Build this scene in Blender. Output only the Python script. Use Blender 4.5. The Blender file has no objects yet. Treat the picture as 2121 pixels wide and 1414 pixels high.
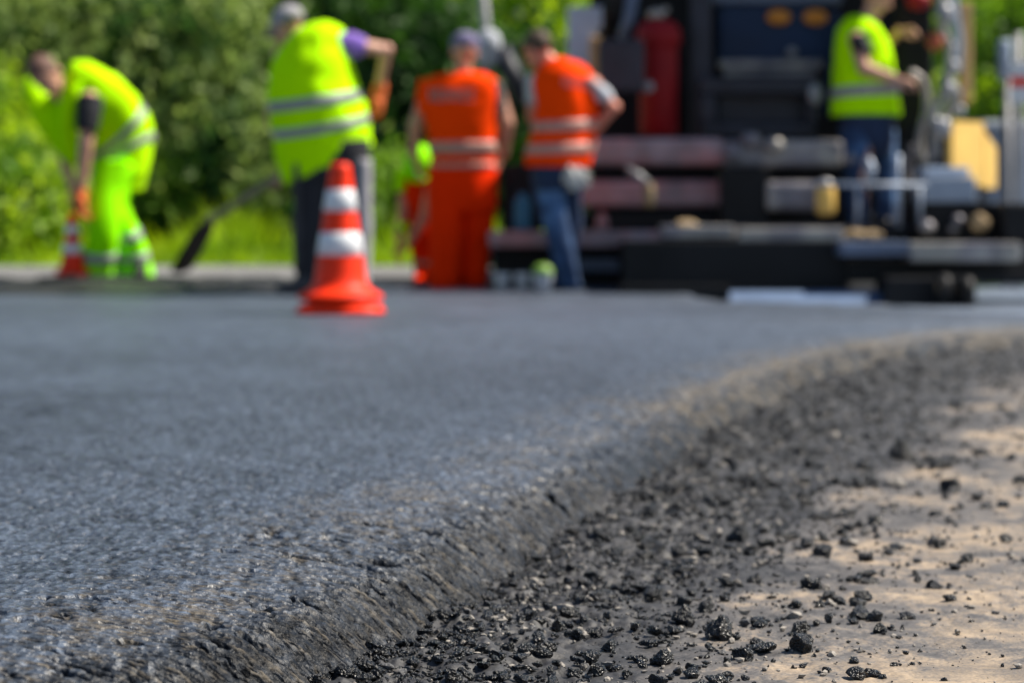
import bpy, bmesh, math, random
import numpy as np
from mathutils import Vector, Matrix
R = math.radians
random.seed(7)
rng = np.random.default_rng(11)
S = bpy.context.scene
COL = S.collection

# ------------------------------------------------------------------ camera
HC = 0.50            # camera height above the sandy shoulder
HZ = 480.0           # horizon row of the photograph (2121 x 1414)
F = 5008.0           # focal length in photograph pixels (85 mm on 36 mm)
T = 0.10             # top of the fresh asphalt mat
cam_d = bpy.data.cameras.new('camera')
cam = bpy.data.objects.new('camera', cam_d); COL.objects.link(cam)
cam.location = (0, 0, HC); cam.rotation_euler = (R(90), 0, 0)
cam_d.lens = 85; cam_d.sensor_width = 36
cam_d.shift_y = -(707 - HZ) / 2121
cam_d.clip_start = 0.05; cam_d.clip_end = 3000
cam_d.dof.use_dof = True
cam_d.dof.focus_distance = 2.72
cam_d.dof.aperture_fstop = 4.6
S.camera = cam
# ------------------------------------------------------------------ world, sun
SUN_EL, SUN_AZ = 53, 81     # azimuth clockwise from +Y (the view direction): the sun stands to the right, a little beyond
w = bpy.data.worlds.new('World'); S.world = w; w.use_nodes = True
nt = w.node_tree; bg = nt.nodes['Background']
sky = nt.nodes.new('ShaderNodeTexSky'); sky.sky_type = 'NISHITA'; sky.sun_disc = False
sky.sun_elevation = R(SUN_EL); sky.sun_rotation = R(SUN_AZ); sky.air_density = 1.0; sky.dust_density = 0.6; sky.ozone_density = 1.5
nt.links.new(sky.outputs[0], bg.inputs[0]); bg.inputs[1].default_value = 0.066
sd = bpy.data.lights.new('sun', 'SUN'); sd.energy = 5.0; sd.angle = R(0.53); sd.color = (1.0, 0.92, 0.80)
sun = bpy.data.objects.new('sun', sd); COL.objects.link(sun)
sv = Vector((math.sin(R(SUN_AZ)) * math.cos(R(SUN_EL)), math.cos(R(SUN_AZ)) * math.cos(R(SUN_EL)), math.sin(R(SUN_EL))))
sun.rotation_euler = sv.to_track_quat('Z', 'Y').to_euler(); sun.location = (6, 4, 12)
S.view_settings.view_transform = 'Standard'; S.view_settings.look = 'None'
S.view_settings.exposure = 0.82; S.view_settings.gamma = 1.0
S.render.engine = 'CYCLES'
S.cycles.use_denoising = True
S.cycles.max_bounces = 6; S.cycles.diffuse_bounces = 3; S.cycles.transparent_max_bounces = 4
S.cycles.sample_clamp_indirect = 6

def W(px, py, d):
    "point at distance d that the photograph shows at pixel (px, py)"
    return Vector(((px - 1060.5) * d / F, d, HC + (HZ - py) * d / F))

# ------------------------------------------------------------------ noise
def _h(ix, iy, iz, seed):
    h = (ix.astype(np.uint32) * np.uint32(374761393) + iy.astype(np.uint32) * np.uint32(668265263)
         + iz.astype(np.uint32) * np.uint32(2246822519) + np.uint32(seed * 97531 & 0xffffffff))
    h = (h ^ (h >> np.uint32(13))) * np.uint32(1274126177)
    h = (h ^ (h >> np.uint32(16))) * np.uint32(2654435761)
    return ((h >> np.uint32(8)) & np.uint32(0xffff)).astype(np.float32) / 32767.5 - 1
def vn(x, y, z=None, seed=0):
    x = np.asarray(x, dtype=np.float64); y = np.asarray(y, dtype=np.float64)
    z = np.zeros_like(x) if z is None else np.asarray(z, dtype=np.float64)
    fx, fy, fz = np.floor(x), np.floor(y), np.floor(z)
    ix, iy, iz = fx.astype(np.int64), fy.astype(np.int64), fz.astype(np.int64)
    tx, ty, tz = x - fx, y - fy, z - fz
    tx = tx * tx * (3 - 2 * tx); ty = ty * ty * (3 - 2 * ty); tz = tz * tz * (3 - 2 * tz)
    r = 0
    for a in (0, 1):
        for b in (0, 1):
            for c in ((0, 1) if np.any(fz) or np.any(tz) else (0,)):
                wgt = (tx if a else 1 - tx) * (ty if b else 1 - ty) * (tz if c else 1 - tz)
                r = r + wgt * _h(ix + a, iy + b, iz + c, seed)
    return r
def fbm(x, y, z=None, o=4, seed=0):
    r = 0; a = 1; s = 0
    for k in range(o):
        r = r + a * vn(x * 2**k + 17.3 * k, y * 2**k - 9.1 * k, None if z is None else z * 2**k, seed + k); s += a; a *= .5
    return r / s
def sstep(a, b, x):
    t = np.clip((x - a) / (b - a), 0, 1); return t * t * (3 - 2 * t)

# ------------------------------------------------------------------ materials
MATS = {}
def mat(name, col, rough=.6, metal=0., var=.15, vs=8., bump=0., bs=60., spec=.5, col2=None, c2s=4., c2lo=.45, c2hi=.6, sheen=0, coat=0):
    if name in MATS: return MATS[name]
    m = bpy.data.materials.new(name); m.use_nodes = True; n = m.node_tree.nodes; l = m.node_tree.links
    b = n['Principled BSDF']; b.inputs['Roughness'].default_value = rough; b.inputs['Metallic'].default_value = metal
    b.inputs['Specular IOR Level'].default_value = spec
    if coat: b.inputs['Coat Weight'].default_value = coat
    geo = n.new('ShaderNodeNewGeometry')
    no = n.new('ShaderNodeTexNoise'); no.inputs['Scale'].default_value = vs; no.inputs['Detail'].default_value = 4
    l.new(geo.outputs['Position'], no.inputs['Vector'])
    mr = n.new('ShaderNodeMapRange'); mr.inputs['From Min'].default_value = .3; mr.inputs['From Max'].default_value = .7
    mr.inputs['To Min'].default_value = 1 - var; mr.inputs['To Max'].default_value = 1 + var
    l.new(no.outputs[0], mr.inputs[0])
    base = n.new('ShaderNodeMix'); base.data_type = 'RGBA'
    base.inputs[6].default_value = (*col, 1); base.inputs[7].default_value = (*(col2 or col), 1)
    if col2:
        n2 = n.new('ShaderNodeTexNoise'); n2.inputs['Scale'].default_value = c2s; n2.inputs['Detail'].default_value = 5
        l.new(geo.outputs['Position'], n2.inputs['Vector'])
        m2 = n.new('ShaderNodeMapRange'); m2.inputs['From Min'].default_value = c2lo; m2.inputs['From Max'].default_value = c2hi
        l.new(n2.outputs[0], m2.inputs[0]); l.new(m2.outputs[0], base.inputs[0])
    else: base.inputs[0].default_value = 0
    hsv = n.new('ShaderNodeHueSaturation'); l.new(base.outputs[2], hsv.inputs['Color']); l.new(mr.outputs[0], hsv.inputs['Value'])
    l.new(hsv.outputs[0], b.inputs['Base Color'])
    if bump:
        nb = n.new('ShaderNodeTexNoise'); nb.inputs['Scale'].default_value = bs; nb.inputs['Detail'].default_value = 5
        l.new(geo.outputs['Position'], nb.inputs['Vector'])
        bp = n.new('ShaderNodeBump'); bp.inputs['Strength'].default_value = bump; bp.inputs['Distance'].default_value = .5 / bs
        l.new(nb.outputs[0], bp.inputs['Height']); l.new(bp.outputs[0], b.inputs['Normal'])
    MATS[name] = m; return m

def leaf_mat(name, c1, c2, scale=1.2, trans=.35):
    m = bpy.data.materials.new(name); m.use_nodes = True; n = m.node_tree.nodes; l = m.node_tree.links
    out = n['Material Output']; n.remove(n['Principled BSDF'])
    geo = n.new('ShaderNodeNewGeometry'); no = n.new('ShaderNodeTexNoise'); no.inputs['Scale'].default_value = scale; no.inputs['Detail'].default_value = 6
    l.new(geo.outputs['Position'], no.inputs['Vector'])
    cr = n.new('ShaderNodeValToRGB'); cr.color_ramp.elements[0].position = .38; cr.color_ramp.elements[1].position = .62
    cr.color_ramp.elements[0].color = (*c1, 1); cr.color_ramp.elements[1].color = (*c2, 1)
    l.new(no.outputs[0], cr.inputs[0])
    d = n.new('ShaderNodeBsdfDiffuse'); t = n.new('ShaderNodeBsdfTranslucent'); g = n.new('ShaderNodeBsdfGlossy'); g.inputs['Roughness'].default_value = .6
    hs = n.new('ShaderNodeHueSaturation'); hs.inputs['Value'].default_value = 1.5; hs.inputs['Saturation'].default_value = 1.1
    l.new(cr.outputs[0], d.inputs[0]); l.new(cr.outputs[0], hs.inputs['Color']); l.new(hs.outputs[0], t.inputs[0])
    a = n.new('ShaderNodeMixShader'); a.inputs[0].default_value = trans; l.new(d.outputs[0], a.inputs[1]); l.new(t.outputs[0], a.inputs[2])
    b = n.new('ShaderNodeMixShader'); b.inputs[0].default_value = .02; l.new(a.outputs[0], b.inputs[1]); l.new(g.outputs[0], b.inputs[2])
    l.new(b.outputs[0], out.inputs['Surface'])
    return m

def asphalt_mat(name, dark, dust, rough=(.32, .6), bump=.9, fine=420., coarse=110., dustattr=None, dlo=.5, dhi=.68, film=None):
    "bitumen-coated aggregate: dark, half glossy, grains of several sizes in the normal"
    m = bpy.data.materials.new(name); m.use_nodes = True; n = m.node_tree.nodes; l = m.node_tree.links
    b = n['Principled BSDF']
    geo = n.new('ShaderNodeNewGeometry')
    vo = n.new('ShaderNodeTexVoronoi'); vo.inputs['Scale'].default_value = coarse; l.new(geo.outputs['Position'], vo.inputs['Vector'])
    nf = n.new('ShaderNodeTexNoise'); nf.inputs['Scale'].default_value = fine; nf.inputs['Detail'].default_value = 3; l.new(geo.outputs['Position'], nf.inputs['Vector'])
    nl = n.new('ShaderNodeTexNoise'); nl.inputs['Scale'].default_value = 60; nl.inputs['Detail'].default_value = 6; l.new(geo.outputs['Position'], nl.inputs['Vector'])
    ad = n.new('ShaderNodeMath'); ad.operation = 'MULTIPLY_ADD'; ad.inputs[1].default_value = .6
    l.new(nf.outputs[0], ad.inputs[0]); l.new(vo.outputs['Distance'], ad.inputs[2])
    bp = n.new('ShaderNodeBump'); bp.inputs['Strength'].default_value = bump; bp.inputs['Distance'].default_value = .003
    l.new(ad.outputs[0], bp.inputs['Height']); l.new(bp.outputs[0], b.inputs['Normal'])
    mr = n.new('ShaderNodeMapRange'); mr.inputs['From Min'].default_value = .3; mr.inputs['From Max'].default_value = .7
    mr.inputs['To Min'].default_value = rough[0]; mr.inputs['To Max'].default_value = rough[1]
    l.new(nf.outputs[0], mr.inputs[0]); l.new(mr.outputs[0], b.inputs['Roughness'])
    md = n.new('ShaderNodeMapRange'); md.inputs['From Min'].default_value = dlo; md.inputs['From Max'].default_value = dhi
    if dustattr:
        at = n.new('ShaderNodeAttribute'); at.attribute_name = dustattr
        s0 = n.new('ShaderNodeMath'); s0.operation = 'MULTIPLY_ADD'; s0.inputs[1].default_value = .45; s0.inputs[2].default_value = .275; l.new(nl.outputs[0], s0.inputs[0]); s = n.new('ShaderNodeMath'); s.operation = 'ADD'; l.new(s0.outputs[0], s.inputs[0]); l.new(at.outputs['Fac'], s.inputs[1]); l.new(s.outputs[0], md.inputs[0])
    else: l.new(nl.outputs[0], md.inputs[0])
    # grain by grain tint
    tint = n.new('ShaderNodeMix'); tint.data_type = 'RGBA'; tint.inputs[6].default_value = (*[c * .55 for c in dark], 1); tint.inputs[7].default_value = (*[c * 1.6 for c in dark], 1)
    sep = n.new('ShaderNodeSeparateColor'); l.new(vo.outputs['Color'], sep.inputs[0]); l.new(sep.outputs[0], tint.inputs[0])
    tout = tint.outputs[2]
    if film:
        fa = n.new('ShaderNodeAttribute'); fa.attribute_name = film; fm = n.new('ShaderNodeMix'); fm.data_type = 'RGBA'; fm.blend_type = 'MULTIPLY'; fm.inputs[0].default_value = 1
        sm = n.new('ShaderNodeMapRange'); sm.inputs['From Min'].default_value = .2; sm.inputs['From Max'].default_value = .9; sm.inputs['To Min'].default_value = .12; sm.inputs['To Max'].default_value = .55; l.new(fa.outputs['Fac'], sm.inputs[0]); l.new(sm.outputs[0], b.inputs['Specular IOR Level']); cmb = n.new('ShaderNodeCombineColor'); [l.new(fa.outputs['Fac'], cmb.inputs[q]) for q in range(3)]
        l.new(tout, fm.inputs[6]); l.new(cmb.outputs[0], fm.inputs[7]); tout = fm.outputs[2]
    mx = n.new('ShaderNodeMix'); mx.data_type = 'RGBA'; mx.inputs[7].default_value = (*dust, 1)
    l.new(tout, mx.inputs[6]); l.new(md.outputs[0], mx.inputs[0]); l.new(mx.outputs[2], b.inputs['Base Color'])
    return m

# ------------------------------------------------------------------ mesh helpers
WO = {}   # world origin of every object's local frame
def link_mesh(name, V, Fc, m, parent=None, origin=None, smooth=True, attrs=None):
    V = np.asarray(V, dtype=np.float64)
    o0 = WO[parent.name] if parent else np.array(origin if origin is not None else (0, 0, 0), dtype=float)
    me = bpy.data.meshes.new(name)
    if isinstance(Fc, np.ndarray):
        me.vertices.add(len(V)); me.vertices.foreach_set('co', (V - o0).astype(np.float32).ravel())
        k = Fc.shape[1]; me.loops.add(len(Fc) * k); me.loops.foreach_set('vertex_index', Fc.astype(np.int32).ravel())
        me.polygons.add(len(Fc)); me.polygons.foreach_set('loop_start', np.arange(0, len(Fc) * k, k, dtype=np.int32))
        me.update(calc_edges=True)
    else:
        me.from_pydata([tuple(v) for v in (V - o0)], [], Fc); me.update()
    me.polygons.foreach_set('use_smooth', np.full(len(me.polygons), smooth))
    if attrs:
        for k, a in attrs.items():
            at = me.attributes.new(k, 'FLOAT', 'POINT'); at.data.foreach_set('value', np.asarray(a, dtype=np.float32).ravel())
    if m: me.materials.append(m)
    o = bpy.data.objects.new(name, me); COL.objects.link(o)
    if parent: o.parent = parent
    else: o.location = o0
    WO[o.name] = o0
    return o
def thing(name, label, cat, loc, group=None):
    o = bpy.data.objects.new(name, None); COL.objects.link(o); o.location = loc; o.empty_display_size = .1
    o['label'] = label; o['category'] = cat
    if group: o['group'] = group
    WO[o.name] = np.array(loc, dtype=float); return o
def tag(o, label=None, cat=None, group=None, kind=None):
    if label: o['label'] = label
    if cat: o['category'] = cat
    if group: o['group'] = group
    if kind: o['kind'] = kind
    return o

class MB:
    def __init__(s): s.v = []; s.f = []
    def add(s, V, Fc):
        k = len(s.v); s.v += [tuple(p) for p in V]; s.f += [tuple(i + k for i in f) for f in Fc]
    def box(s, a, b, bev=.0):
        x0, y0, z0 = [min(p, q) for p, q in zip(a, b)]; x1, y1, z1 = [max(p, q) for p, q in zip(a, b)]
        if bev <= 0:
            s.add([(x0, y0, z0), (x1, y0, z0), (x1, y1, z0), (x0, y1, z0), (x0, y0, z1), (x1, y0, z1), (x1, y1, z1), (x0, y1, z1)],
                  [(0, 3, 2, 1), (4, 5, 6, 7), (0, 1, 5, 4), (1, 2, 6, 5), (2, 3, 7, 6), (3, 0, 4, 7)])
        else:
            bm = bmesh.new(); bmesh.ops.create_cube(bm, size=1)
            for v in bm.verts: v.co = Vector(((x0 + x1) / 2 + v.co.x * (x1 - x0), (y0 + y1) / 2 + v.co.y * (y1 - y0), (z0 + z1) / 2 + v.co.z * (z1 - z0)))
            b_ = min(bev, .3 * min(x1 - x0, y1 - y0, z1 - z0))
            bmesh.ops.bevel(bm, geom=bm.edges[:], offset=b_, segments=2, affect='EDGES', profile=.5)
            bm.verts.index_update(); s.add([v.co for v in bm.verts], [[v.index for v in f.verts] for f in bm.faces]); bm.free()
    def tube(s, pts, rad, n=12, side=None, ry=None, cap=True):
        "tube through pts; elliptical when side vector(s) and ry are given"
        pts = [Vector(p) for p in pts]; rad = rad if hasattr(rad, '__len__') else [rad] * len(pts)
        rows = []
        for i, p in enumerate(pts):
            t = (pts[min(i + 1, len(pts) - 1)] - pts[max(i - 1, 0)]).normalized()
            if side is None:
                if i == 0:
                    a = t.cross(Vector((0, 0, 1))); a = a if a.length > .1 else t.cross(Vector((0, 1, 0))); u = a.normalized()
                else: u = (u - t * u.dot(t)).normalized()
            else:
                u = Vector(side[i] if not isinstance(side, Vector) else side); u = (u - t * u.dot(t)).normalized()
            v = t.cross(u); r2 = rad[i] if ry is None else ry[i]
            rows.append([p + u * (rad[i] * math.cos(2 * math.pi * k / n)) + v * (r2 * math.sin(2 * math.pi * k / n)) for k in range(n)])
        V = [q for r in rows for q in r]; Fc = []
        for i in range(len(rows) - 1):
            for k in range(n): Fc.append((i * n + k, i * n + (k + 1) % n, (i + 1) * n + (k + 1) % n, (i + 1) * n + k))
        if cap:
            V += [pts[0], pts[-1]]; a, b = len(V) - 2, len(V) - 1; e = (len(rows) - 1) * n
            for k in range(n): Fc.append((a, (k + 1) % n, k)); Fc.append((b, e + k, e + (k + 1) % n))
        s.add(V, Fc)
    def ell(s, c, r, rot=None, sub=3):
        bm = bmesh.new(); bmesh.ops.create_icosphere(bm, subdivisions=sub, radius=1)
        M = rot or Matrix.Identity(3); c = Vector(c)
        for v in bm.verts: v.co = c + M @ Vector((v.co.x * r[0], v.co.y * r[1], v.co.z * r[2]))
        bm.verts.index_update(); s.add([v.co for v in bm.verts], [[v.index for v in f.verts] for f in bm.faces]); bm.free()
    def caps(s, pts, rad, n=12):
        "tapered limb with round joints"
        s.tube(pts, rad, n)
        for p, r in zip(pts, rad): s.ell(p, (r * .99,) * 3, sub=2)
    def lathe(s, c, prof, n=32):
        c = Vector(c); V = []; Fc = []
        for r, z in prof:
            for k in range(n): V.append(c + Vector((r * math.cos(2 * math.pi * k / n), r * math.sin(2 * math.pi * k / n), z)))
        for i in range(len(prof) - 1):
            for k in range(n): Fc.append((i * n + k, i * n + (k + 1) % n, (i + 1) * n + (k + 1) % n, (i + 1) * n + k))
        s.add(V, Fc)
    def loft(s, rows, closed=True, cap=True):
        n = len(rows[0]); V = [q for r in rows for q in r]; Fc = []
        for i in range(len(rows) - 1):
            for k in range(n if closed else n - 1): Fc.append((i * n + k, i * n + (k + 1) % n, (i + 1) * n + (k + 1) % n, (i + 1) * n + k))
        if cap:
            for r0, e, fl in ((rows[0], 0, 1), (rows[-1], (len(rows) - 1) * n, 0)):
                c = sum((Vector(q) for q in r0), Vector()) / n; V.append(c); a = len(V) - 1
                for k in range(n): Fc.append((a, e + (k + 1) % n, e + k) if fl else (a, e + k, e + (k + 1) % n))
        s.add(V, Fc)
    def build(s, name, m, parent=None, smooth=True, origin=None): return link_mesh(name, s.v, s.f, m, parent, origin, smooth)
def wbox(mb, x0, y0, x1, y1, d, depth, bev=.008):
    a, b = W(x0, y1, d), W(x1, y0, d); mb.box((a.x, d, a.z), (b.x, d + depth, b.z), bev)

def fused(mb, name, m, parent, voxel=.006, sm=3):
    "one continuous surface from overlapping solids"
    o = mb.build(name, m, parent)
    r = o.modifiers.new('r', 'REMESH'); r.mode = 'VOXEL'; r.voxel_size = voxel; r.use_smooth_shade = True
    k = o.modifiers.new('s', 'SMOOTH'); k.iterations = sm; k.factor = .5
    dg = bpy.context.evaluated_depsgraph_get(); me = bpy.data.meshes.new_from_object(o.evaluated_get(dg))
    o.modifiers.clear(); old = o.data; o.data = me; bpy.data.meshes.remove(old); me.name = name
    me.polygons.foreach_set('use_smooth', np.ones(len(me.polygons), dtype=bool))
    if not me.materials: me.materials.append(m)
    return o

# ================================================================== GROUND
CX = np.array([-6.0, -1.9, -.80, -.461, -.348, -.229, -.044, .20, .388, .70, 1.067, 1.62, 2.29, 3.2, 5.0, 8.0])
CY = np.array([0.0, 1.0, 1.72, 2.18, 2.385, 2.80, 3.64, 4.75, 5.72, 7.05, 8.35, 9.8, 10.8, 11.55, 12.3, 12.5])
def crest(y):
    r = np.interp(y, CY, CX)
    for k in (.06, .12): r = (r + np.interp(y - k * y, CY, CX) + np.interp(y + k * y, CY, CX)) / 3
    return r
def road_lift(x, y): return .03 * sstep(13.6, 16.2, y)
m_mat = asphalt_mat('fresh_asphalt_sky_tint', (.034, .045, .064), (.092, .079, .061), rough=(.38, .62), dustattr='dust', film='film', bump=1.0, fine=260., coarse=105.)  # bluish base colour has the sky's reflection painted in

def graded(lo, hi, k1, k2, split):
    ys = [lo]
    while ys[-1] < hi: ys.append(ys[-1] + (k1 if ys[-1] < split else k2) * ys[-1] ** 2)
    return np.array(ys)

def build_road():
    ys = np.concatenate([np.linspace(.35, 1.95, 60)[:-1], graded(1.95, 16.9, .00020, .0006, 4.3)])
    ys[-1] = 16.9
    g = [0.0]
    while g[-1] < .62: g.append(g[-1] + .0015)
    while g[-1] < 6: g.append(g[-1] * 1.018)
    g = np.array(g)
    TOE = .115
    Y = np.repeat(ys[:, None], len(g), 1); off = g[None, :] * (Y / 2.6)
    xc = crest(Y); yy = np.clip(Y, 1.0, 99); slope = (crest(Y + .05) - crest(Y - .05)) / .1
    cosn = 1 / np.sqrt(1 + slope**2)
    wob = .008 * vn(Y * 7, Y * 0 + 3, seed=3) + .004 * vn(Y * 23, Y * 0, seed=4)
    s = off * cosn - TOE + wob * 0        # distance in from the crest
    X = xc - off + TOE / cosn + wob
    # far end of the mat behind the screed: hold x to the left of the paved end
    t = np.clip(-s / TOE, 0, 1)
    roundk = (np.sqrt(t * t + .25) - .5) / (math.sqrt(1.25) - .5)
    Z = T - .024 * np.clip(1 - s / .26, 0, 1) ** 2 * (s > 0) - .024 * (s <= 0)
    Z = Z - (T - .024 + .012) * (.25 * t + .75 * roundk) * (t > 0)
    Z = Z + road_lift(X, Y)
    # real relief
    edge = sstep(.36, .02, s) ; face = sstep(.03, -.03, s)
    fade = 1 / (1 + (Y / 6) ** 2)
    # striations: drag marks that run across the crest and down the face
    sk = Y * 1 + .12 * X
    st = fbm(X * 19 + 4 * Z, sk * 270, o=3, seed=21); st2 = fbm(X * 30, sk * 420, o=2, seed=25)
    grain = fbm(X * 95, Y * 44, o=3, seed=31)
    pit = np.clip(fbm(X * 62, Y * 36, o=3, seed=41) - .22, 0, 1)
    holes = np.clip(fbm(X * 26 + .3, sk * 62, o=3, seed=47) - .33 + .16 * np.exp(-((s + .008) / .035) ** 2), 0, .3)
    Z = Z + edge * (.0018 + .0018 * face) * st + edge * (.0010 + .0018 * face) * st2
    Z = Z + (.0021 + .0014 * face) * grain * (1 - .35 * edge) - .009 * pit * (1 - .5 * edge)
    Z = Z - edge * sstep(-.11, -.02, s) * holes * .075
    Z = Z + .003 * vn(X * 1.3, Y * 1.1, seed=5)
    X = X + face * (.0030 * st + .0015 * st2)
    dust = edge * (.17 * st * (.35 + .65 * face) + .16 * st2) - .02 * face + .125 * sstep(.315, .27, s + .02 * vn(Y * 5, Y * 0, seed=14)) * sstep(-.01, .06, s) * (.7 + .6 * fbm(X * 6, Y * 5, o=2, seed=51)) - .06 + .15 * sstep(4.3, 6.5, Y) * sstep(.12, .02, s) - .05 * (1 - edge) + .03 * fbm(X * 4, Y * 3, o=3, seed=52)
    film = (.24 + .76 * sstep(-.06, .08, s)) * (1 + .34 * fbm(X * 1.6, Y * .9, o=3, seed=77) + .25 * fbm(X * 9, Y * 6, o=3, seed=78) + 1.1 * grain) * (1 - .75 * np.clip(holes * 6, 0, 1) * edge) + .40 * sstep(4, 10, Y) * sstep(-.02, .2, s); film = np.clip(film, .08, 3)
    # paved end behind the screed
    end = np.where(X < 1.1, 16.9, np.interp(X, [1.1, 1.3, 2.05, 2.25, 2.6, 3.0], [14.6, 14.0, 13.3, 12.1, 11.75, 11.7]))
    Z = Z - .075 * sstep(0, .08, Y - end)
    V = np.stack([X, Y, Z], -1).reshape(-1, 3); nr, nc = X.shape
    idx = np.arange(nr * nc).reshape(nr, nc)
    Fc = np.stack([idx[:-1, :-1], idx[1:, :-1], idx[1:, 1:], idx[:-1, 1:]], -1).reshape(-1, 4)
    o = link_mesh('road', V, Fc, m_mat, attrs={'dust': dust, 'film': film}); tag(o, kind='structure'); return o
build_road()

def base_height(x, y):
    return .005 * fbm(x * 2.2, y * 1.6, o=3, seed=61) + .0038 * fbm(x * 18, y * 22, o=4, seed=63) + .0011 * fbm(x * 120, y * 120, o=2, seed=66) - .006 * np.clip(fbm(x * 30, y * 34, o=3, seed=68) - .3, 0, 1)
def band(x, y):
    "1 on the loose debris at the toe of the mat, 0 out on the sand"
    e = x - crest(y); wd = .36 + .052 * y + .09 * vn(y * 3.1, y * 0 + 2, seed=71) + .05 * vn(y * 11, y * 0, seed=72)
    return sstep(wd, wd * .55, e)
def build_shoulder():
    ys = np.concatenate([np.linspace(.3, 1.95, 40)[:-1], graded(1.95, 14.5, .0005, .0008, 4.3)])
    u = np.concatenate([np.linspace(-.10, .62, 420), np.geomspace(.63, 6, 60)])
    Y = np.repeat(ys[:, None], len(u), 1); X = crest(Y) + .06 + u[None, :] * Y / 2.6
    b = band(X, Y); Z = base_height(X, Y)
    lump = np.clip(fbm(X * 30, Y * 30, o=3, seed=81) + .15, 0, 1)
    e = X - crest(Y); toe = sstep(.34, .10, e)
    Z = Z + b * (.003 + .008 * lump + .006 * fbm(X * 70, Y * 70, o=2, seed=83)) + toe * (.016 + .012 * vn(X * 9, Y * 9, seed=85)) * b
    grime = .5 * sstep(.42, .2, e / (1 + .06 * Y)) * b + 1.05 * b * (.75 + .6 * fbm(X * 9, Y * 7, o=3, seed=91)) + .66 * sstep(.95, .2, e / (Y / 2.9)) * (fbm(X * 5, Y * 4, o=4, seed=92) + .24) + .30 * fbm(X * 40, Y * 30, o=3, seed=95) + .22 * fbm(X * 3, Y * 7, o=3, seed=97) + .35 * np.clip(fbm(X * 14, Y * 22, o=4, seed=96) - .1, 0, 1)
    V = np.stack([X, Y, Z], -1).reshape(-1, 3); nr, nc = X.shape; idx = np.arange(nr * nc).reshape(nr, nc)
    Fc = np.stack([idx[:-1, :-1], idx[:-1, 1:], idx[1:, 1:], idx[1:, :-1]], -1).reshape(-1, 4)
    # material
    m = bpy.data.materials.new('dusty_sand'); m.use_nodes = True; n = m.node_tree.nodes; l = m.node_tree.links; B = n['Principled BSDF']
    geo = n.new('ShaderNodeNewGeometry'); at = n.new('ShaderNodeAttribute'); at.attribute_name = 'grime'
    n1 = n.new('ShaderNodeTexNoise'); n1.inputs['Scale'].default_value = 11; n1.inputs['Detail'].default_value = 12; n1.inputs['Roughness'].default_value = .65; l.new(geo.outputs['Position'], n1.inputs['Vector'])
    n2 = n.new('ShaderNodeTexNoise'); n2.inputs['Scale'].default_value = 190; n2.inputs['Detail'].default_value = 4; l.new(geo.outputs['Position'], n2.inputs['Vector'])
    c1 = n.new('ShaderNodeValToRGB'); e1 = c1.color_ramp.elements; e1[0].position = .35; e1[0].color = (.22, .17, .118, 1); e1[1].position = .65; e1[1].color = (.44, .335, .225, 1)
    l.new(n1.outputs[0], c1.inputs[0])
    a = n.new('ShaderNodeMath'); a.operation = 'MULTIPLY_ADD'; a.inputs[1].default_value = .7; l.new(n2.outputs[0], a.inputs[0]); l.new(at.outputs['Fac'], a.inputs[2])
    r = n.new('ShaderNodeValToRGB'); e = r.color_ramp.elements; e[0].position = .50; e[0].color = (0, 0, 0, 1); e[1].position = 1.1 - .1; e[1].color = (1, 1, 1, 1); l.new(a.outputs[0], r.inputs[0])
    mx0 = n.new('ShaderNodeMix'); mx0.data_type = 'RGBA'; mx0.inputs[7].default_value = (.105, .097, .092, 1); l.new(c1.outputs[0], mx0.inputs[6])
    r0 = n.new('ShaderNodeMapRange'); r0.inputs['From Min'].default_value = .12; r0.inputs['From Max'].default_value = .55; l.new(a.outputs[0], r0.inputs[0]); l.new(r0.outputs[0], mx0.inputs[0])
    mx = n.new('ShaderNodeMix'); mx.data_type = 'RGBA'; mx.inputs[7].default_value = (.024, .024, .026, 1); l.new(mx0.outputs[2], mx.inputs[6]); l.new(r.outputs[0], mx.inputs[0])
    l.new(mx.outputs[2], B.inputs['Base Color']); B.inputs['Roughness'].default_value = .62
    bp = n.new('ShaderNodeBump'); bp.inputs['Strength'].default_value = .6; bp.inputs['Distance'].default_value = .002; l.new(n2.outputs[0], bp.inputs['Height']); l.new(bp.outputs[0], B.inputs['Normal'])
    o = link_mesh('sandy_ground', V, Fc, m, attrs={'grime': grime}); tag(o, kind='structure')
build_shoulder()

def sheet(name, pts, z, m, kind='structure', res=None, amp=0, fr=1):
    (x0, y0), (x1, y1) = pts; nx, ny = res or (2, 2)
    xs = np.linspace(x0, x1, nx); ysn = np.linspace(y0, y1, ny); X, Y = np.meshgrid(xs, ysn)
    Z = z + (amp * fbm(X * fr, Y * fr, o=4, seed=7) if amp else 0 * X)
    idx = np.arange(nx * ny).reshape(ny, nx); Fc = np.stack([idx[:-1, :-1], idx[:-1, 1:], idx[1:, 1:], idx[1:, :-1]], -1).reshape(-1, 4)
    o = link_mesh(name, np.stack([X, Y, Z], -1).reshape(-1, 3), Fc, m); tag(o, kind=kind); return o
m_soil = mat('dry_soil', (.16, .12, .075), .95, var=.3, vs=.6, col2=(.07, .10, .03), c2s=.4)
m_verge = mat('verge_soil', (.10, .13, .03), .95, var=.3, vs=2, col2=(.20, .17, .09), c2s=1.2)
m_base = mat('milled_old_asphalt_sky_tint', (.20, .25, .33), .32, var=.18, vs=5, bump=.25, bs=90, col2=(.15, .18, .23), c2s=.8)  # blue of the glancing sky reflection is put into the colour
m_strip = mat('dusty_concrete', (.19, .19, .19), .85, var=.15, vs=6, bump=.3, bs=60, col2=(.13, .13, .13), spec=.2, c2s=1.0)
sheet('ground', ((-900, -300), (900, 1500)), -.06, m_soil)
sheet('old_road', ((-14, 11.75), (9, 60)), .055, m_base, res=(60, 80), amp=.004, fr=1.5)
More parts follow.
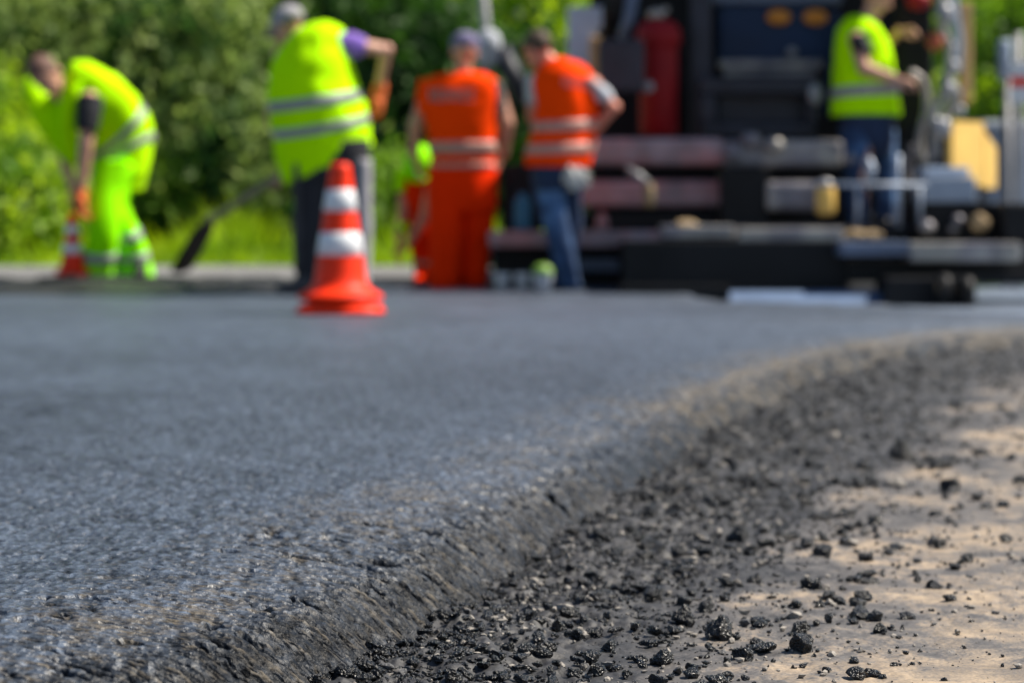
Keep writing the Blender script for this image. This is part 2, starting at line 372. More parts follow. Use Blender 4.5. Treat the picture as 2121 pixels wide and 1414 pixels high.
# raised dusty strip on the far side of the mat, with a kerb-like front
mb = MB(); mb.box((-14, 16.95, 0), (3.1, 23.2, .178), .02); tag(mb.build('pavement', m_strip), kind='structure')
mb = MB(); mb.box((-40, 23.2, -.02), (60, 60, .16), 0); tag(mb.build('grass_verge', m_verge), kind='structure')

# loose hot asphalt raked up along the far side, left
m_loose = asphalt_mat('loose_asphalt', (.016, .0165, .018), (.09, .075, .06), rough=(.3, .55), bump=1.0, fine=330., coarse=140., dlo=.62, dhi=.8)
def build_windrow():
    xs = np.arange(-6.5, -1.05, .022); ysn = np.arange(14.5, 17.15, .022); X, Y = np.meshgrid(xs, ysn)
    prof = sstep(14.55, 15.6, Y + .25 * fbm(X * 1.3, Y * .5, o=2, seed=2)) * sstep(17.12, 16.85, Y) * sstep(-1.08, -1.7, X + .2 * vn(Y * 2, X * 1, seed=9))
    Z = .085 + .035 * sstep(14, 16.2, Y) + prof * (.062 + .035 * fbm(X * 3, Y * 3, o=4, seed=5) + .012 * fbm(X * 18, Y * 18, o=2, seed=6))
    idx = np.arange(X.size).reshape(X.shape); Fc = np.stack([idx[:-1, :-1], idx[:-1, 1:], idx[1:, 1:], idx[1:, :-1]], -1).reshape(-1, 4)
    o = link_mesh('loose_asphalt_windrow', np.stack([X, Y, Z], -1).reshape(-1, 3), Fc, m_loose)
    tag(o, 'low dark ridge of loose asphalt raked along the far side of the mat', 'loose asphalt', kind='stuff')
build_windrow()

# ================================================================== ASPHALT LUMPS AND CRUMBS
def rock_mesh(seed, sub, flat=.75):
    bm = bmesh.new(); bmesh.ops.create_icosphere(bm, subdivisions=sub, radius=1)
    P = np.array([v.co[:] for v in bm.verts]); r_ = np.random.default_rng(seed)
    rad = np.ones(len(P))
    for k in range(12):                                  # broken facets
        d = r_.normal(size=3); d /= np.linalg.norm(d); c = r_.uniform(.42, .85); q = P @ d
        rad = np.where(q > c, np.minimum(rad, c / np.maximum(q, .01)), rad)
    n1 = fbm(P[:, 0] * 1.7 + seed, P[:, 1] * 1.7, P[:, 2] * 1.7, o=3, seed=seed)
    n2 = fbm(P[:, 0] * 6 + seed, P[:, 1] * 6, P[:, 2] * 6, o=2, seed=seed + 5) if sub > 2 else 0
    P = P * (rad * (1 + .30 * n1 + .10 * n2))[:, None]; P[:, 0] *= r_.uniform(.8, 1.25); P[:, 2] *= flat
    Fc = np.array([[v.index for v in f.verts] for f in bm.faces]); bm.free(); return P * .5, Fc
m_lump = asphalt_mat('bitumen_lump', (.0055, .006, .007), (.05, .043, .034), rough=(.16, .45), bump=1.0, fine=700., coarse=330., dlo=.66, dhi=.8)
m_pale = mat('pale_stone', (.22, .20, .175), .7, var=.2, vs=60, bump=.5, bs=300)
BIG = []
for i in range(8):
    P, Fc = rock_mesh(100 + i, 4, .78); me = bpy.data.meshes.new('asphalt_lump'); me.from_pydata([tuple(p) for p in P], [], [tuple(f) for f in Fc.tolist()])
    me.polygons.foreach_set('use_smooth', np.ones(len(me.polygons), dtype=bool)); me.materials.append(m_lump); BIG.append(me)
PALE = []
for i in range(3):
    me = BIG[i].copy(); me.name = 'pale_stone'; me.materials.clear(); me.materials.append(m_pale); PALE.append(me)
MED = []
for i in range(10):
    P, Fc = rock_mesh(200 + i, 3, .7); me = bpy.data.meshes.new('asphalt_crumb'); me.from_pydata([tuple(p) for p in P], [], [tuple(f) for f in Fc.tolist()])
    me.polygons.foreach_set('use_smooth', np.ones(len(me.polygons), dtype=bool)); me.materials.append(m_lump); MED.append(me)

def gz(x, y):
    b = float(band(np.array([x]), np.array([y]))[0]); e = x - float(crest(np.array([y]))[0])
    toe = float(sstep(.34, .10, np.array([e]))[0])
    return b * .009 + toe * .016 * b
def gpoint(px, py):
    "where the ray of a pixel meets the shoulder"
    d = (HC - .005) * F / (py - HZ); x = (px - 1060.5) * d / F
    for _ in range(3): z = gz(x, d); d = (HC - z - .003) * F / (py - HZ); x = (px - 1060.5) * d / F
    return x, d, gz(x, d)
def put_rock(me, name, x, y, z, s, label, cat, group=None, sc=(1, 1, 1), sink=.22):
    o = bpy.data.objects.new(name, me); COL.objects.link(o)
    o.rotation_euler = (random.uniform(-.25, .25), random.uniform(-.25, .25), random.uniform(0, 6.28))
    if sc != (1, 1, 1): o.rotation_euler = (0, 0, random.uniform(-.35, .1))
    o.scale = (s * sc[0], s * sc[1], s * sc[2]); o.location = (x, y, z + s * sc[2] * (.39 - sink)); tag(o, label, cat, group); return o
# (px, py of the base, width px, label)
NEAR = [
 (1662, 1345, 68, 'widest glossy black asphalt lump on the bare sand at lower right'),
 (1535, 1362, 48, 'rounded black asphalt lump left of the widest lump on the sand'),
 (1498, 1315, 62, 'peaked black asphalt lump with a long tail at the edge of the debris'),
 (1655, 1308, 46, 'ragged black asphalt lump directly behind the widest lump on the sand'),
 (1785, 1279, 44, 'grey-black asphalt lump in front of a jagged one, mid right on the sand'),
 (1816, 1277, 24, 'small round lump touching the right side of a grey-black lump'),
 (1790, 1240, 46, 'jagged black asphalt lump with two peaks, mid right on the sand'),
 (1716, 1238, 34, 'squarish dark asphalt lump leaning on a smaller lump'),
 (1744, 1250, 25, 'small dark lump leaning on a squarish one'),
 (1669, 1211, 30, 'low dark asphalt crumb alone behind the paired lumps'),
 (1420, 1284, 50, 'smooth dark lump at the foot of the debris band'),
 (1460, 1262, 40, 'crumbly dark lump behind the smooth one at the debris foot'),
 (1229, 1362, 40, 'tall blocky black asphalt lump standing in the debris at the bottom'),
 (1373, 1368, 44, 'knobbly asphalt lump where the debris meets smooth grey sand'),
 (1184, 1272, 44, 'dark lump under a flat grey stone in the debris'),
 (1096, 1276, 34, 'dark lump in the debris left of the flat grey stone'),
 (1195, 1316, 34, 'blocky dark lump behind the tall one in the debris'),
 (1963, 1014, 46, 'blurred wedge of asphalt on the sand at far right'),
 (1873, 948, 54, 'blurred broad asphalt lump with an upright tip on the sand'),
 (1945, 1130, 32, 'blurred dark lump stacked on crumbs at right'),
 (1709, 1146, 44, 'flat asphalt slab beside pale chips in the middle of the debris'),
 (1531, 1115, 46, 'blurred square black lump in the middle of the debris band'),
]
for i, (px, py, wd, lb) in enumerate(NEAR):
    x, y, z = gpoint(px, py); s = wd / (F / y) * 1.25
    put_rock(BIG[i % 8], 'asphalt_lump', x, y, z, s, lb, 'asphalt lump', 'black asphalt lumps scattered on the shoulder', sc=(1, 1, 1.05))
for px, py, wd, sc, lb in ((1350, 1332, 96, (1, .35, .22), 'long thin strip of asphalt lying where the debris ends'),
                           (1075, 1384, 62, (1, .4, .35), 'flat narrow piece of asphalt at the bottom of the debris')):
    x, y, z = gpoint(px, py); put_rock(BIG[3], 'asphalt_sliver', x, y, z, wd / (F / y) * 1.1, lb, 'asphalt sliver', None, sc, .1)
SAND = [(1980, 1173, 28), (1898, 1161, 18), (1938, 1215, 27), (2085, 1116, 27), (2036, 938, 26), (2094, 950, 26), (1945, 965, 40), (1975, 956, 18), (1942, 1066, 27), (1975, 1056, 16),
 (2040, 1048, 24), (2076, 1048, 30), (2113, 995, 28), (1840, 1144, 22), (1793, 1194, 36), (1473, 1341, 22), (1567, 1328, 26), (1767, 1368, 26), (1665, 1375, 14), (1853, 1375, 15), (1904, 1368, 9),
 (1829, 1399, 20), (1956, 1404, 14), (1764, 1338, 11), (1802, 1350, 8), (1545, 1402, 18), (1712, 1384, 9), (1490, 1410, 40), (1960, 1232, 12), (2008, 1238, 12), (2010, 1195, 18), (2060, 1268, 16),
 (1610, 1282, 14), (1760, 1283, 10), (2110, 1030, 18), (2095, 1155, 9), (2050, 1350, 8), (1985, 1310, 9), (1930, 1260, 10), (1870, 1300, 9), (1620, 1350, 8)]
for i, (px, py, wd) in enumerate(SAND):
    x, y, z = gpoint(px, py)
    put_rock(MED[i % 10], 'asphalt_crumb', x, y, z, wd / (F / y) * 1.3, 'small black asphalt crumb lying on open sand clear of the debris band', 'asphalt crumb', 'asphalt crumbs on the open sand')
DEB = [(1740, 1068, 34), (1690, 1070, 28), (1669, 1030, 20), (1625, 1045, 28), (1763, 1008, 28), (1793, 1156, 40), (1560, 1132, 26), (1618, 1150, 22), (1325, 1364, 30), (1027, 1364, 27), (1103, 1240, 26), (1135, 1255, 26), (1275, 1215, 20),
 (915, 1316, 24), (958, 1344, 24), (969, 1396, 32), (1082, 1405, 36), (1267, 1304, 24), (1282, 1300, 18), (1010, 1250, 22), (1240, 1195, 26)]
r2 = random.Random(5)
while len(DEB) < 190:
    d = 2.15 * (5.4 ** r2.random()); e = .09 + abs(r2.gauss(0, .22)) * (1 + .1 * d); x = float(crest(np.array([d]))[0]) + e
    px = 1060.5 + x * F / d; py = HZ + HC * F / d
    if not (-20 < px < 2140 and py < 1440): continue
    DEB.append((px, py, r2.choice([.008, .010, .012, .014, .018, .024, .032]) * F / d))
for i, (px, py, wd) in enumerate(DEB):
    x, y, z = gpoint(px, py)
    put_rock(MED[i % 10], 'asphalt_crumb', x, y, z, wd / (F / y) * 1.1, 'black asphalt crumb among the dense debris at the foot of the mat edge', 'asphalt crumb', 'asphalt crumbs in the debris band')
for i, (px, py, wd, lb) in enumerate([(1342, 1143, 34, 'pale rounded stone in the debris, left of the other pale stone'), (1425, 1160, 42, 'larger pale rounded stone in the middle of the debris'),
    (1857, 1003, 52, 'long pale flat stone on the sand beside the debris'), (1763, 1126, 46, 'grey-beige stone among the asphalt slabs'), (1856, 1132, 42, 'sand coloured flat stone right of the slabs'),
    (1730, 903, 32, 'small pale stone far up the debris band'), (1645, 1275, 48, 'light grey stone alone between two dark lumps'), (1168, 1258, 44, 'flat grey stone leaning over a dark lump in the debris')]):
    x, y, z = gpoint(px, py); put_rock(PALE[i % 3], 'stone', x, y, z, wd / (F / y) * 1.1, lb, 'stone', 'pale stones in the debris', sc=(1, .8, .6), sink=.2)

def scatter(name, m, pts, sizes, variants, label):
    Vs, Fs = [], []; k = 0
    base = [rock_mesh(300 + i, 1 if variants == 1 else 2, .75) for i in range(6)]
    for i in range(len(pts)):
        P, Fc = base[i % 6]; a = rng.uniform(0, 6.28); c, s_ = math.cos(a), math.sin(a)
        st = sizes[i]; sx = st * rng.uniform(.7, 1.3)
        Q = np.empty_like(P); Q[:, 0] = (c * P[:, 0] - s_ * P[:, 1]) * sx; Q[:, 1] = (s_ * P[:, 0] + c * P[:, 1]) * st; Q[:, 2] = P[:, 2] * st * rng.uniform(.7, 1.1)
        Vs.append(Q + pts[i]); Fs.append(Fc + k); k += len(P)
    o = link_mesh(name, np.concatenate(Vs), np.concatenate(Fs), m, smooth=False); tag(o, label, 'gravel', kind='stuff'); return o
def crumb_points(n, dmax, spread, lo, hi, seed, off=.075):
    r_ = np.random.default_rng(seed); d = 2.0 * (dmax / 2.0) ** r_.random(n * 3) ** 1.0
    e = off + np.abs(r_.normal(0, spread, n * 3)) * (.6 + .14 * d); x = crest(d) + e
    clump = fbm(x * 9, d * 7, o=2, seed=seed) + .5 * np.exp(-(e / .25) ** 2) > r_.uniform(-.45, .75, n * 3)
    ok = (np.abs((x) * F / d) < 1120) & clump; x, d, e = x[ok][:n], d[ok][:n], e[ok][:n]
    b = band(x, d); toe = sstep(.34, .10, e); lump = np.clip(fbm(x * 30, d * 30, o=3, seed=81) + .15, 0, 1)
    z = base_height(x, d) + b * (.003 + .008 * lump) + toe * (.016 + .012 * vn(x * 9, d * 9, seed=85)) * b
    sz = lo + (hi * 1.25 - lo) * r_.random(len(x)) ** 3
    sz = sz * (1 + .06 * (d - 2))
    return np.stack([x, d, z + sz * .2], -1), sz
P_, s_ = crumb_points(18000, 13, .19, .0025, .010, 401)
scatter('asphalt_crumbs', m_lump, P_, s_, 1, 'fine black asphalt crumbs piled along the foot of the mat edge')
P_, s_ = crumb_points(2600, 12, .25, .007, .0225, 402)
scatter('coarse_asphalt_crumbs', m_lump, P_, s_, 2, 'pea sized black asphalt pieces mixed through the debris band')
P_, s_ = crumb_points(4500, 10, .7, .0012, .007, 403, .3)
scatter('asphalt_specks', m_lump, P_, s_, 1, 'tiny dark specks strewn over the beige sand')
m_dusty = asphalt_mat('dusty_asphalt', (.06, .06, .062), (.16, .14, .115), rough=(.5, .75), bump=.8, fine=500., coarse=200.)
P_, s_ = crumb_points(380, 12, .28, .008, .022, 405)
scatter('dusty_asphalt_pieces', m_dusty, P_, s_, 2, 'dust coated grey asphalt pieces among the black debris')
P_, s_ = crumb_points(2200, 12, .4, .003, .013, 404, .12)
scatter('pale_grit', m_pale, P_, s_, 1, 'pale grit and small chips among the black debris')
# ================================================================== VEGETATION
m_bark = mat('bark', (.016, .015, .012), .95, spec=.1, var=.3, vs=5, bump=.6, bs=30)
m_leaf_dark = leaf_mat('dark_leaves', (.008, .034, .008), (.055, .13, .02), 1.3, .3)
m_leaf_mid = leaf_mat('mid_leaves', (.03, .09, .010), (.19, .33, .035), 1.1, .4)
m_leaf_light = leaf_mat('light_leaves', (.10, .22, .015), (.42, .56, .06), 1.4, .45)
m_leaf_grey = leaf_mat('grey_green_leaves', (.03, .085, .018), (.36, .46, .13), 1.2, .35)
m_grass = leaf_mat('grass_blades', (.15, .27, .008), (.36, .50, .02), .7, .5)
def leaves(cen, nrm_up, size, g):
    "one quad leaf pair per centre, random orientation"
    n = len(cen); a = g.normal(size=(n, 3)); a /= np.linalg.norm(a, axis=1)[:, None]
    b = g.normal(size=(n, 3)); b[:, 2] += nrm_up; b -= a * (a * b).sum(1)[:, None]; b /= np.linalg.norm(b, axis=1)[:, None]
    s = (size * g.uniform(.6, 1.4, n))[:, None]
    V = np.stack([cen - a * s, cen - b * s * .5 + a * s * .1, cen + a * s, cen + b * s * .5 + a * s * .1], 1).reshape(-1, 3)
    return V, np.arange(4 * n).reshape(n, 4)
def crown_points(c, rx, ry, rz, nclump, per, g, shell=.55, spread=.28):
    d = g.normal(size=(nclump, 3)); d /= np.linalg.norm(d, axis=1)[:, None]; r = g.uniform(shell, 1, nclump)[:, None] ** .7
    cc = d * r * np.array([rx, ry, rz]) * (1 + .25 * fbm(d[:, 0] * 2 + c[0], d[:, 1] * 2, d[:, 2] * 2, o=2, seed=3))[:, None] + np.array(c)
    P = np.repeat(cc, per, 0) + g.normal(size=(nclump * per, 3)) * spread * np.array([1, 1, .65]) * g.uniform(.5, 1.2, nclump).repeat(per)[:, None]
    return P, cc
def plant(name, label, cat, group, base, h, rx, m, seed, n=11000, leaf=.085, low=.04, trunk=.12, lean=0., ry=None):
    g = np.random.default_rng(seed); b = np.array(base, dtype=float)
    root = thing(name, label, cat, tuple(b), group)
    cz = b[2] + h * (.5 + low / 2); per = 26
    P, cc = crown_points((b[0] + lean * h * .5, b[1], cz), rx, ry or rx * .8, h * (1 - low) / 2, n // per, per, g)
    P = P[P[:, 2] > b[2] + .02]
    V, Fc = leaves(P, .8, leaf, g); link_mesh('crown', V, Fc, m, root, smooth=False)
    mb = MB(); top = Vector((b[0] + lean * h * .6, b[1], b[2] + h * .75)); bs = Vector(b)
    k = [bs + (top - bs) * t + Vector((.06 * math.sin(5 * t + seed), .05 * math.cos(4 * t + seed), 0)) for t in (0, .25, .5, .75, 1)]
    mb.tube([k[0] - Vector((0, 0, .1))] + k, [trunk * 1.25, trunk * 1.15, trunk * .9, trunk * .65, trunk * .4, trunk * .15], 8)
    for j in range(9):
        q = cc[g.integers(len(cc))]; t = g.uniform(.15, .8); s0 = bs + (top - bs) * t; mid = (s0 + Vector(q)) / 2 + Vector((0, 0, -.1))
        mb.tube([s0, mid, Vector(q)], [trunk * .4, trunk * .22, trunk * .06], 5)
    mb.build('trunk', m_bark, root); return root
# tall wood behind
TG = 'trees of the wood behind the road'
for i, (px, d, h, rx, mm, lb) in enumerate([
    (-160, 30, 9, 2.6, m_leaf_mid, 'mid green tree at the far left edge of the wood'),
    (120, 33, 10, 2.6, m_leaf_dark, 'dark tree behind the bent worker in yellow'),
    (330, 32, 9, 2.4, m_leaf_dark, 'dark tree between the bent worker and the worker with the shovel'),
    (560, 34, 10, 2.5, m_leaf_grey, 'grey-green tree behind the grey cap of the shovel worker'),
    (760, 33, 9, 2.3, m_leaf_dark, 'dark tree right of the worker with the shovel'),
    (960, 35, 10, 2.4, m_leaf_mid, 'mid green tree behind the worker in the purple-grey cap'),
    (1130, 34, 9, 2.5, m_leaf_light, 'yellow-green tree left of the road paver'),
    (1400, 36, 10, 2.8, m_leaf_mid, 'tree behind the left of the road paver'),
    (1750, 38, 10, 3.0, m_leaf_mid, 'tree behind the right of the road paver'),
    (2050, 44, 9, 2.8, m_leaf_mid, 'tree seen just right of the yellow upright'),
    (2200, 40, 8, 2.8, m_leaf_light, 'light green tree at the far right edge')]):
    base = W(px, HZ, d); plant('tree', lb, 'tree', TG, (base.x, d, .15), h, rx, mm, 500 + i, 14000, .12, low=.06, trunk=.22)
SG = 'shrubs along the edge of the wood'
for i, (px, d, h, rx, mm, lb) in enumerate([
    (-30, 25.2, 1.9, .75, m_leaf_light, 'bright green shrub cut by the left edge of the frame'),
    (70, 26.5, 3.6, 1.1, m_leaf_grey, 'tall grey-green shrub behind the bent head'),
    (215, 27.5, 3.4, .95, m_leaf_dark, 'dark shrub rising over the bent back in yellow'),
    (20, 24.3, 1.05, .55, m_leaf_light, 'low bright green shrub left of the worker in yellow'),
    (330, 26.8, 3.0, .8, m_leaf_dark, 'dark shrub right of the rump of the worker in yellow'),
    (370, 25.6, 1.0, .45, m_leaf_mid, 'low shrub behind the shovel blade'),
    (455, 26.2, 3.1, .8, m_leaf_grey, 'pale grey-green shrub above the shovel handle'),
    (545, 25.3, 1.75, .5, m_leaf_grey, 'grey-green shrub left of the black trousers'),
    (640, 27.6, 3.8, 1.0, m_leaf_dark, 'dark green shrub behind the yellow vest'),
    (810, 27.0, 3.4, .9, m_leaf_dark, 'dark green shrub behind the raised elbow'),
    (815, 25.0, 1.0, .45, m_leaf_mid, 'low shrub right of the traffic cone'),
    (900, 28.5, 3.2, .8, m_leaf_dark, 'dark shrub left of the orange worker'),
    (1060, 27.5, 2.6, .75, m_leaf_dark, 'dark shrub between the two workers in orange vests'),
    (1090, 30.5, 4.4, 1.2, m_leaf_light, 'tall yellow-green shrub between the orange vests'),
    (2070, 34.0, 2.6, .9, m_leaf_light, 'bright shrub right of the yellow upright'),
    (2150, 30.0, 3.8, 1.0, m_leaf_mid, 'dark green shrub at the upper right corner')]):
    base = W(px, HZ, d); plant('shrub', lb, 'shrub', SG, (base.x, d, .15), h, rx, mm, 700 + i, 6500, .075, low=.0, trunk=.05)
# leaning dark trunk
root = thing('bare_trunk', 'dark leaning trunk left of the worker in the purple-grey cap', 'tree trunk', tuple(W(845, 500, 28.5)))
a, b = W(845, 500, 28.5), W(890, -80, 28.9); mb = MB()
mb.tube([a, a + (b - a) * .3 + Vector((.05, 0, 0)), a + (b - a) * .6 - Vector((.03, 0, 0)), b], [.16, .14, .13, .11], 10); mb.build('trunk', m_bark, root)
mb = MB(); c = a + (b - a) * .55; mb.tube([c, c + Vector((-.35, .1, .45)), c + Vector((-.5, .2, .95))], [.05, .035, .015], 8); mb.build('branch', m_bark, root)
# grass
def build_grass():
    g = np.random.default_rng(9); n = 52000
    X = g.uniform(-7.5, 6.5, n); Y = 22.9 + g.random(n) ** 1.4 * 4.5
    keep = fbm(X * 1.3, Y * 1.0, o=3, seed=4) > g.uniform(-.8, .3, n); X, Y = X[keep], Y[keep]; n = len(X)
    h = (.09 + .30 * sstep(22.9, 24.5, Y)) * g.uniform(.4, 1.5, n) * (1 + .7 * fbm(X * 1.1, Y, o=2, seed=8)); a = g.uniform(0, 6.28, n); wd = g.uniform(.01, .03, n)
    z0 = .155; B = np.stack([X, Y, np.full(n, z0)], -1); u = np.stack([np.cos(a), np.sin(a), 0 * a], -1) * wd[:, None]
    ln = np.stack([g.normal(0, .35, n), g.normal(0, .35, n), np.ones(n)], -1) * h[:, None]
    V = np.stack([B - u, B + u, B + u * .7 + ln * .6, B + ln], 1).reshape(-1, 3)
    o = link_mesh('grass', V, np.arange(4 * n).reshape(n, 4), m_grass, smooth=False); tag(o, 'sunlit yellow-green grass and weeds along the far side of the pavement', 'grass', kind='stuff')
build_grass()

# ================================================================== TRAFFIC CONES
m_cone = mat('cone_orange', (.92, .035, .002), .5, var=.08, vs=12, spec=.25, col2=(.40, .022, .006), c2s=11, c2lo=.56, c2hi=.72)
m_white = mat('cone_white', (.74, .75, .76), .35, var=.08, vs=20)
def cone(px, d, z, h, label, wide=1.0):
    root = thing('traffic_cone', label, 'traffic cone', ((px - 1060.5) * d / F, d, z)); o = Vector(WO[root.name]); k = h / .735
    R_ = lambda z_: (.0520 + (.135 - .052) * ((.70 - z_) / .58)) * wide       # body radius at height z_
    prof = [(0, .735), (.03, .735), (.046, .728), (.052, .712)] + [(R_(z_), z_) for z_ in (.70, .60, .50, .40, .30, .20, .155)] + [(.143, .132), (.158, .117), (.184, .104), (.206, .090), (.212, .078), (.204, .068), (.165, .060), (.15, .05)]
    mb = MB(); mb.lathe(o, [(r * k, z_ * k) for r, z_ in prof], 40); mb.build('body', m_cone, root)
    for za, zb in ((.50, .605), (.285, .395)):
        mb = MB(); mb.lathe(o, [(R_(zb) * k, zb * k), ((R_(zb) + .004) * k, (zb - .003) * k), ((R_(za) + .004) * k, (za + .003) * k), (R_(za) * k, za * k)], 40); mb.build('reflective_stripe', m_white, root)
    # heavy base: rounded square, with a worn lower lip
    mb = MB(); rows = []
    for r, z_ in ((.17, .050), (.192, .044), (.210, .022), (.220, .004), (.20, .001)):
        rows.append([o + Vector((k * r * (abs(math.cos(a)) ** .55) * math.copysign(1, math.cos(a)), k * r * (abs(math.sin(a)) ** .55) * math.copysign(1, math.sin(a)), k * z_)) for a in [2 * math.pi * i / 48 + .01 for i in range(48)]])
    mb.loft(rows); mb.build('base', m_cone, root)
cone(705, 11.85, .101, .735, 'tall orange and white traffic cone standing on the mat before the worker with the shovel')

# ================================================================== PEOPLE
m_skin = mat('skin', (.54, .28, .19), .5, var=.08, vs=9)
m_skin_red = mat('ruddy_skin', (.60, .21, .14), .5, var=.08, vs=9)
m_yel = mat('hi_vis_yellow', (.50, .98, .0005), .85, var=.05, vs=6, spec=.05)
m_yel2 = mat('hi_vis_yellow_trousers', (.30, .95, .001), .85, var=.05, vs=6, spec=.05)
m_org = mat('hi_vis_orange', (1.0, .060, .001), .85, var=.05, vs=6, spec=.05)
m_org2 = mat('orange_work_trousers', (1.0, .035, .001), .85, var=.05, vs=6, spec=.05)
m_tape = mat('reflective_tape', (.27, .28, .29), .4, var=.08, vs=20)
m_tape_o = mat('dull_tape_on_orange', (.48, .25, .20), .5, var=.08, vs=20)
m_black = mat('black_cloth', (.012, .013, .018), .85, var=.2, vs=8)
m_dark = mat('dark_grey_cloth', (.04, .04, .045), .85, var=.2, vs=8)
m_purple = mat('purple_cloth', (.22, .12, .50), .85, var=.1, vs=8)
m_jean = mat('blue_denim', (.018, .05, .13), .85, var=.3, vs=5, col2=(.06, .13, .27), c2s=5, c2lo=.52, c2hi=.66)
m_jeand = mat('dark_denim', (.012, .028, .075), .85, var=.3, vs=6)
m_grey = mat('grey_cloth', (.30, .29, .31), .85, var=.1, vs=8)
m_lgrey = mat('pale_grey_cloth', (.45, .47, .52), .85, var=.1, vs=8)
m_pcap = mat('purple_grey_cloth', (.17, .15, .27), .85, var=.15, vs=10)
m_hair = mat('brown_hair', (.06, .035, .02), .7, var=.3, vs=60, bump=.5, bs=200)
m_boot = mat('black_boot', (.015, .014, .014), .6, var=.2, vs=20)
m_green = mat('green_shoe', (.05, .45, .12), .6, var=.1, vs=20)
m_glove = mat('orange_glove', (.62, .12, .02), .8, var=.15, vs=20)
m_wglove = mat('pale_work_glove', (.50, .49, .46), .9, var=.15, vs=25)
m_eye = mat('eye', (.03, .02, .015), .25, var=0)
m_lip = mat('lips', (.40, .12, .09), .5, var=0)

def cr(P, t):
    n = len(P) - 1; x = t * n; i = min(int(x), n - 1); u = x - i
    g = lambda k: np.array(P[min(max(k, 0), n)], dtype=float)
    a, b, c, d = g(i - 1), g(i), g(i + 1), g(i + 2)
    return .5 * ((2 * b) + (-a + c) * u + (2 * a - 5 * b + 4 * c - d) * u * u + (-a + 3 * b - 3 * c + d) * u**3)
def garment_rows(rings, D, t0=0, t1=1, n=30, k=40, grow=0., fold=.008, sq=.8):
    """rings: (left px, right px, half depth m, depth offset of centre, depth offset of the left minus right edge)"""
    R6 = []
    for (lx, ly), (rx, ry), dep, dd, tw in rings:
        L = W(lx, ly, D + dd - tw / 2); Q = W(rx, ry, D + dd + tw / 2); R6.append([*L, *Q, dep])
    rows = []; pr = None
    cents = []
    for j in range(n): r = cr(R6, t0 + (t1 - t0) * j / (n - 1)); cents.append((Vector(r[:3]), Vector(r[3:6]), r[6]))
    for j, (L, Q, dep) in enumerate(cents):
        c = (L + Q) / 2; s = (Q - L) / 2; hw = s.length + grow; s = s.normalized()
        ca = (cents[max(j - 1, 0)][0] + cents[max(j - 1, 0)][1]) / 2; cb = (cents[min(j + 1, n - 1)][0] + cents[min(j + 1, n - 1)][1]) / 2
        ax = (cb - ca).normalized(); f = ax.cross(s).normalized()
        row = []
        for i in range(k):
            a = 2 * math.pi * i / k; ca_, sa_ = math.cos(a), math.sin(a)
            e = lambda v: math.copysign(abs(v) ** sq, v)
            row.append(c + s * (hw * e(ca_)) + f * ((dep + grow) * e(sa_)))
        rows.append(row)
    if fold:
        A = np.array([[list(p) for p in r] for r in rows]); C = A.mean(1, keepdims=True); N = A - C; N /= np.maximum(np.linalg.norm(N, axis=2, keepdims=True), 1e-6)
        q = A * 7; dsp = fbm(q[..., 0] * 1.3, q[..., 1] * 1.3, q[..., 2] * .8, o=3, seed=13) + .9 * (1 - 2 * np.abs(fbm(q[..., 0] * 1.1 + q[..., 2], q[..., 1] * 1.1, q[..., 2] * 2.2 - q[..., 0], o=2, seed=17))) - .3; A = A + N * (dsp * fold)[..., None]
        rows = [[Vector(p) for p in r] for r in A]
    return rows
def garment(name, m, parent, rings, D, tapes=(), tape_m=None, **kw):
    mb = MB(); mb.loft(garment_rows(rings, D, **kw)); o = mb.build(name, m, parent); WO_set = WO[parent.name]; WO[o.name] = WO_set
    kw.pop('n', None)
    for t0, t1 in tapes:
        a = garment_rows(rings, D, t0, t1, n=4, grow=.005, **kw); b = garment_rows(rings, D, t0, t1, n=4, grow=-.004, **kw)
        mb = MB(); mb.loft([b[0]] + a + [b[-1]], cap=False); mb.build('reflective_stripe', tape_m or m_tape, o)
    return o
def hand(mb, wr, d, nrm, s=1.0, curl=.5, thumb=1, rad=1.0):
    """wr wrist, d pointing direction, nrm palm normal; fingers curl towards the palm"""
    wr = Vector(wr); d = Vector(d).normalized(); nrm = Vector(nrm); nrm = (nrm - d * nrm.dot(d)).normalized(); sd = d.cross(nrm)
    rot = Matrix((sd, d, nrm)).transposed()
    mb.ell(wr + d * .045 * s, (.041 * s, .055 * s, .016 * s * rad), rot, 3); mb.ell(wr, (.027 * s, .03 * s, .019 * s), rot, 2)
    for i, (o_, ln) in enumerate(((-.032, .066), (-.011, .078), (.011, .072), (.031, .056))):
        o_ *= thumb; p = wr + d * .088 * s + sd * o_ * s; dirn = (d + sd * o_ * 2.4).normalized(); pts = [p - d * .02 * s, p]
        for k_, fr in enumerate((.42, .32, .26)):
            ang = curl * (.6 + .5 * k_); dirn = (dirn * math.cos(ang) + nrm * math.sin(ang)).normalized(); 
            nn = nrm; p = p + dirn * ln * fr * s; pts.append(p)
        mb.caps(pts, [.0095 * s * rad, .0095 * s * rad, .009 * s * rad, .0082 * s * rad, .0072 * s * rad], 8)
    b = wr + d * .022 * s - sd * .03 * thumb * s; t1 = (d * .55 - sd * thumb * .75 + nrm * .35).normalized(); t2 = (d * .9 - sd * thumb * .2 + nrm * .4).normalized()
    mb.caps([b, b + t1 * .032 * s, b + t1 * .032 * s + t2 * .03 * s, b + t1 * .032 * s + t2 * .052 * s], [.0135 * s * rad, .012 * s * rad, .0105 * s * rad, .0085 * s * rad], 8)
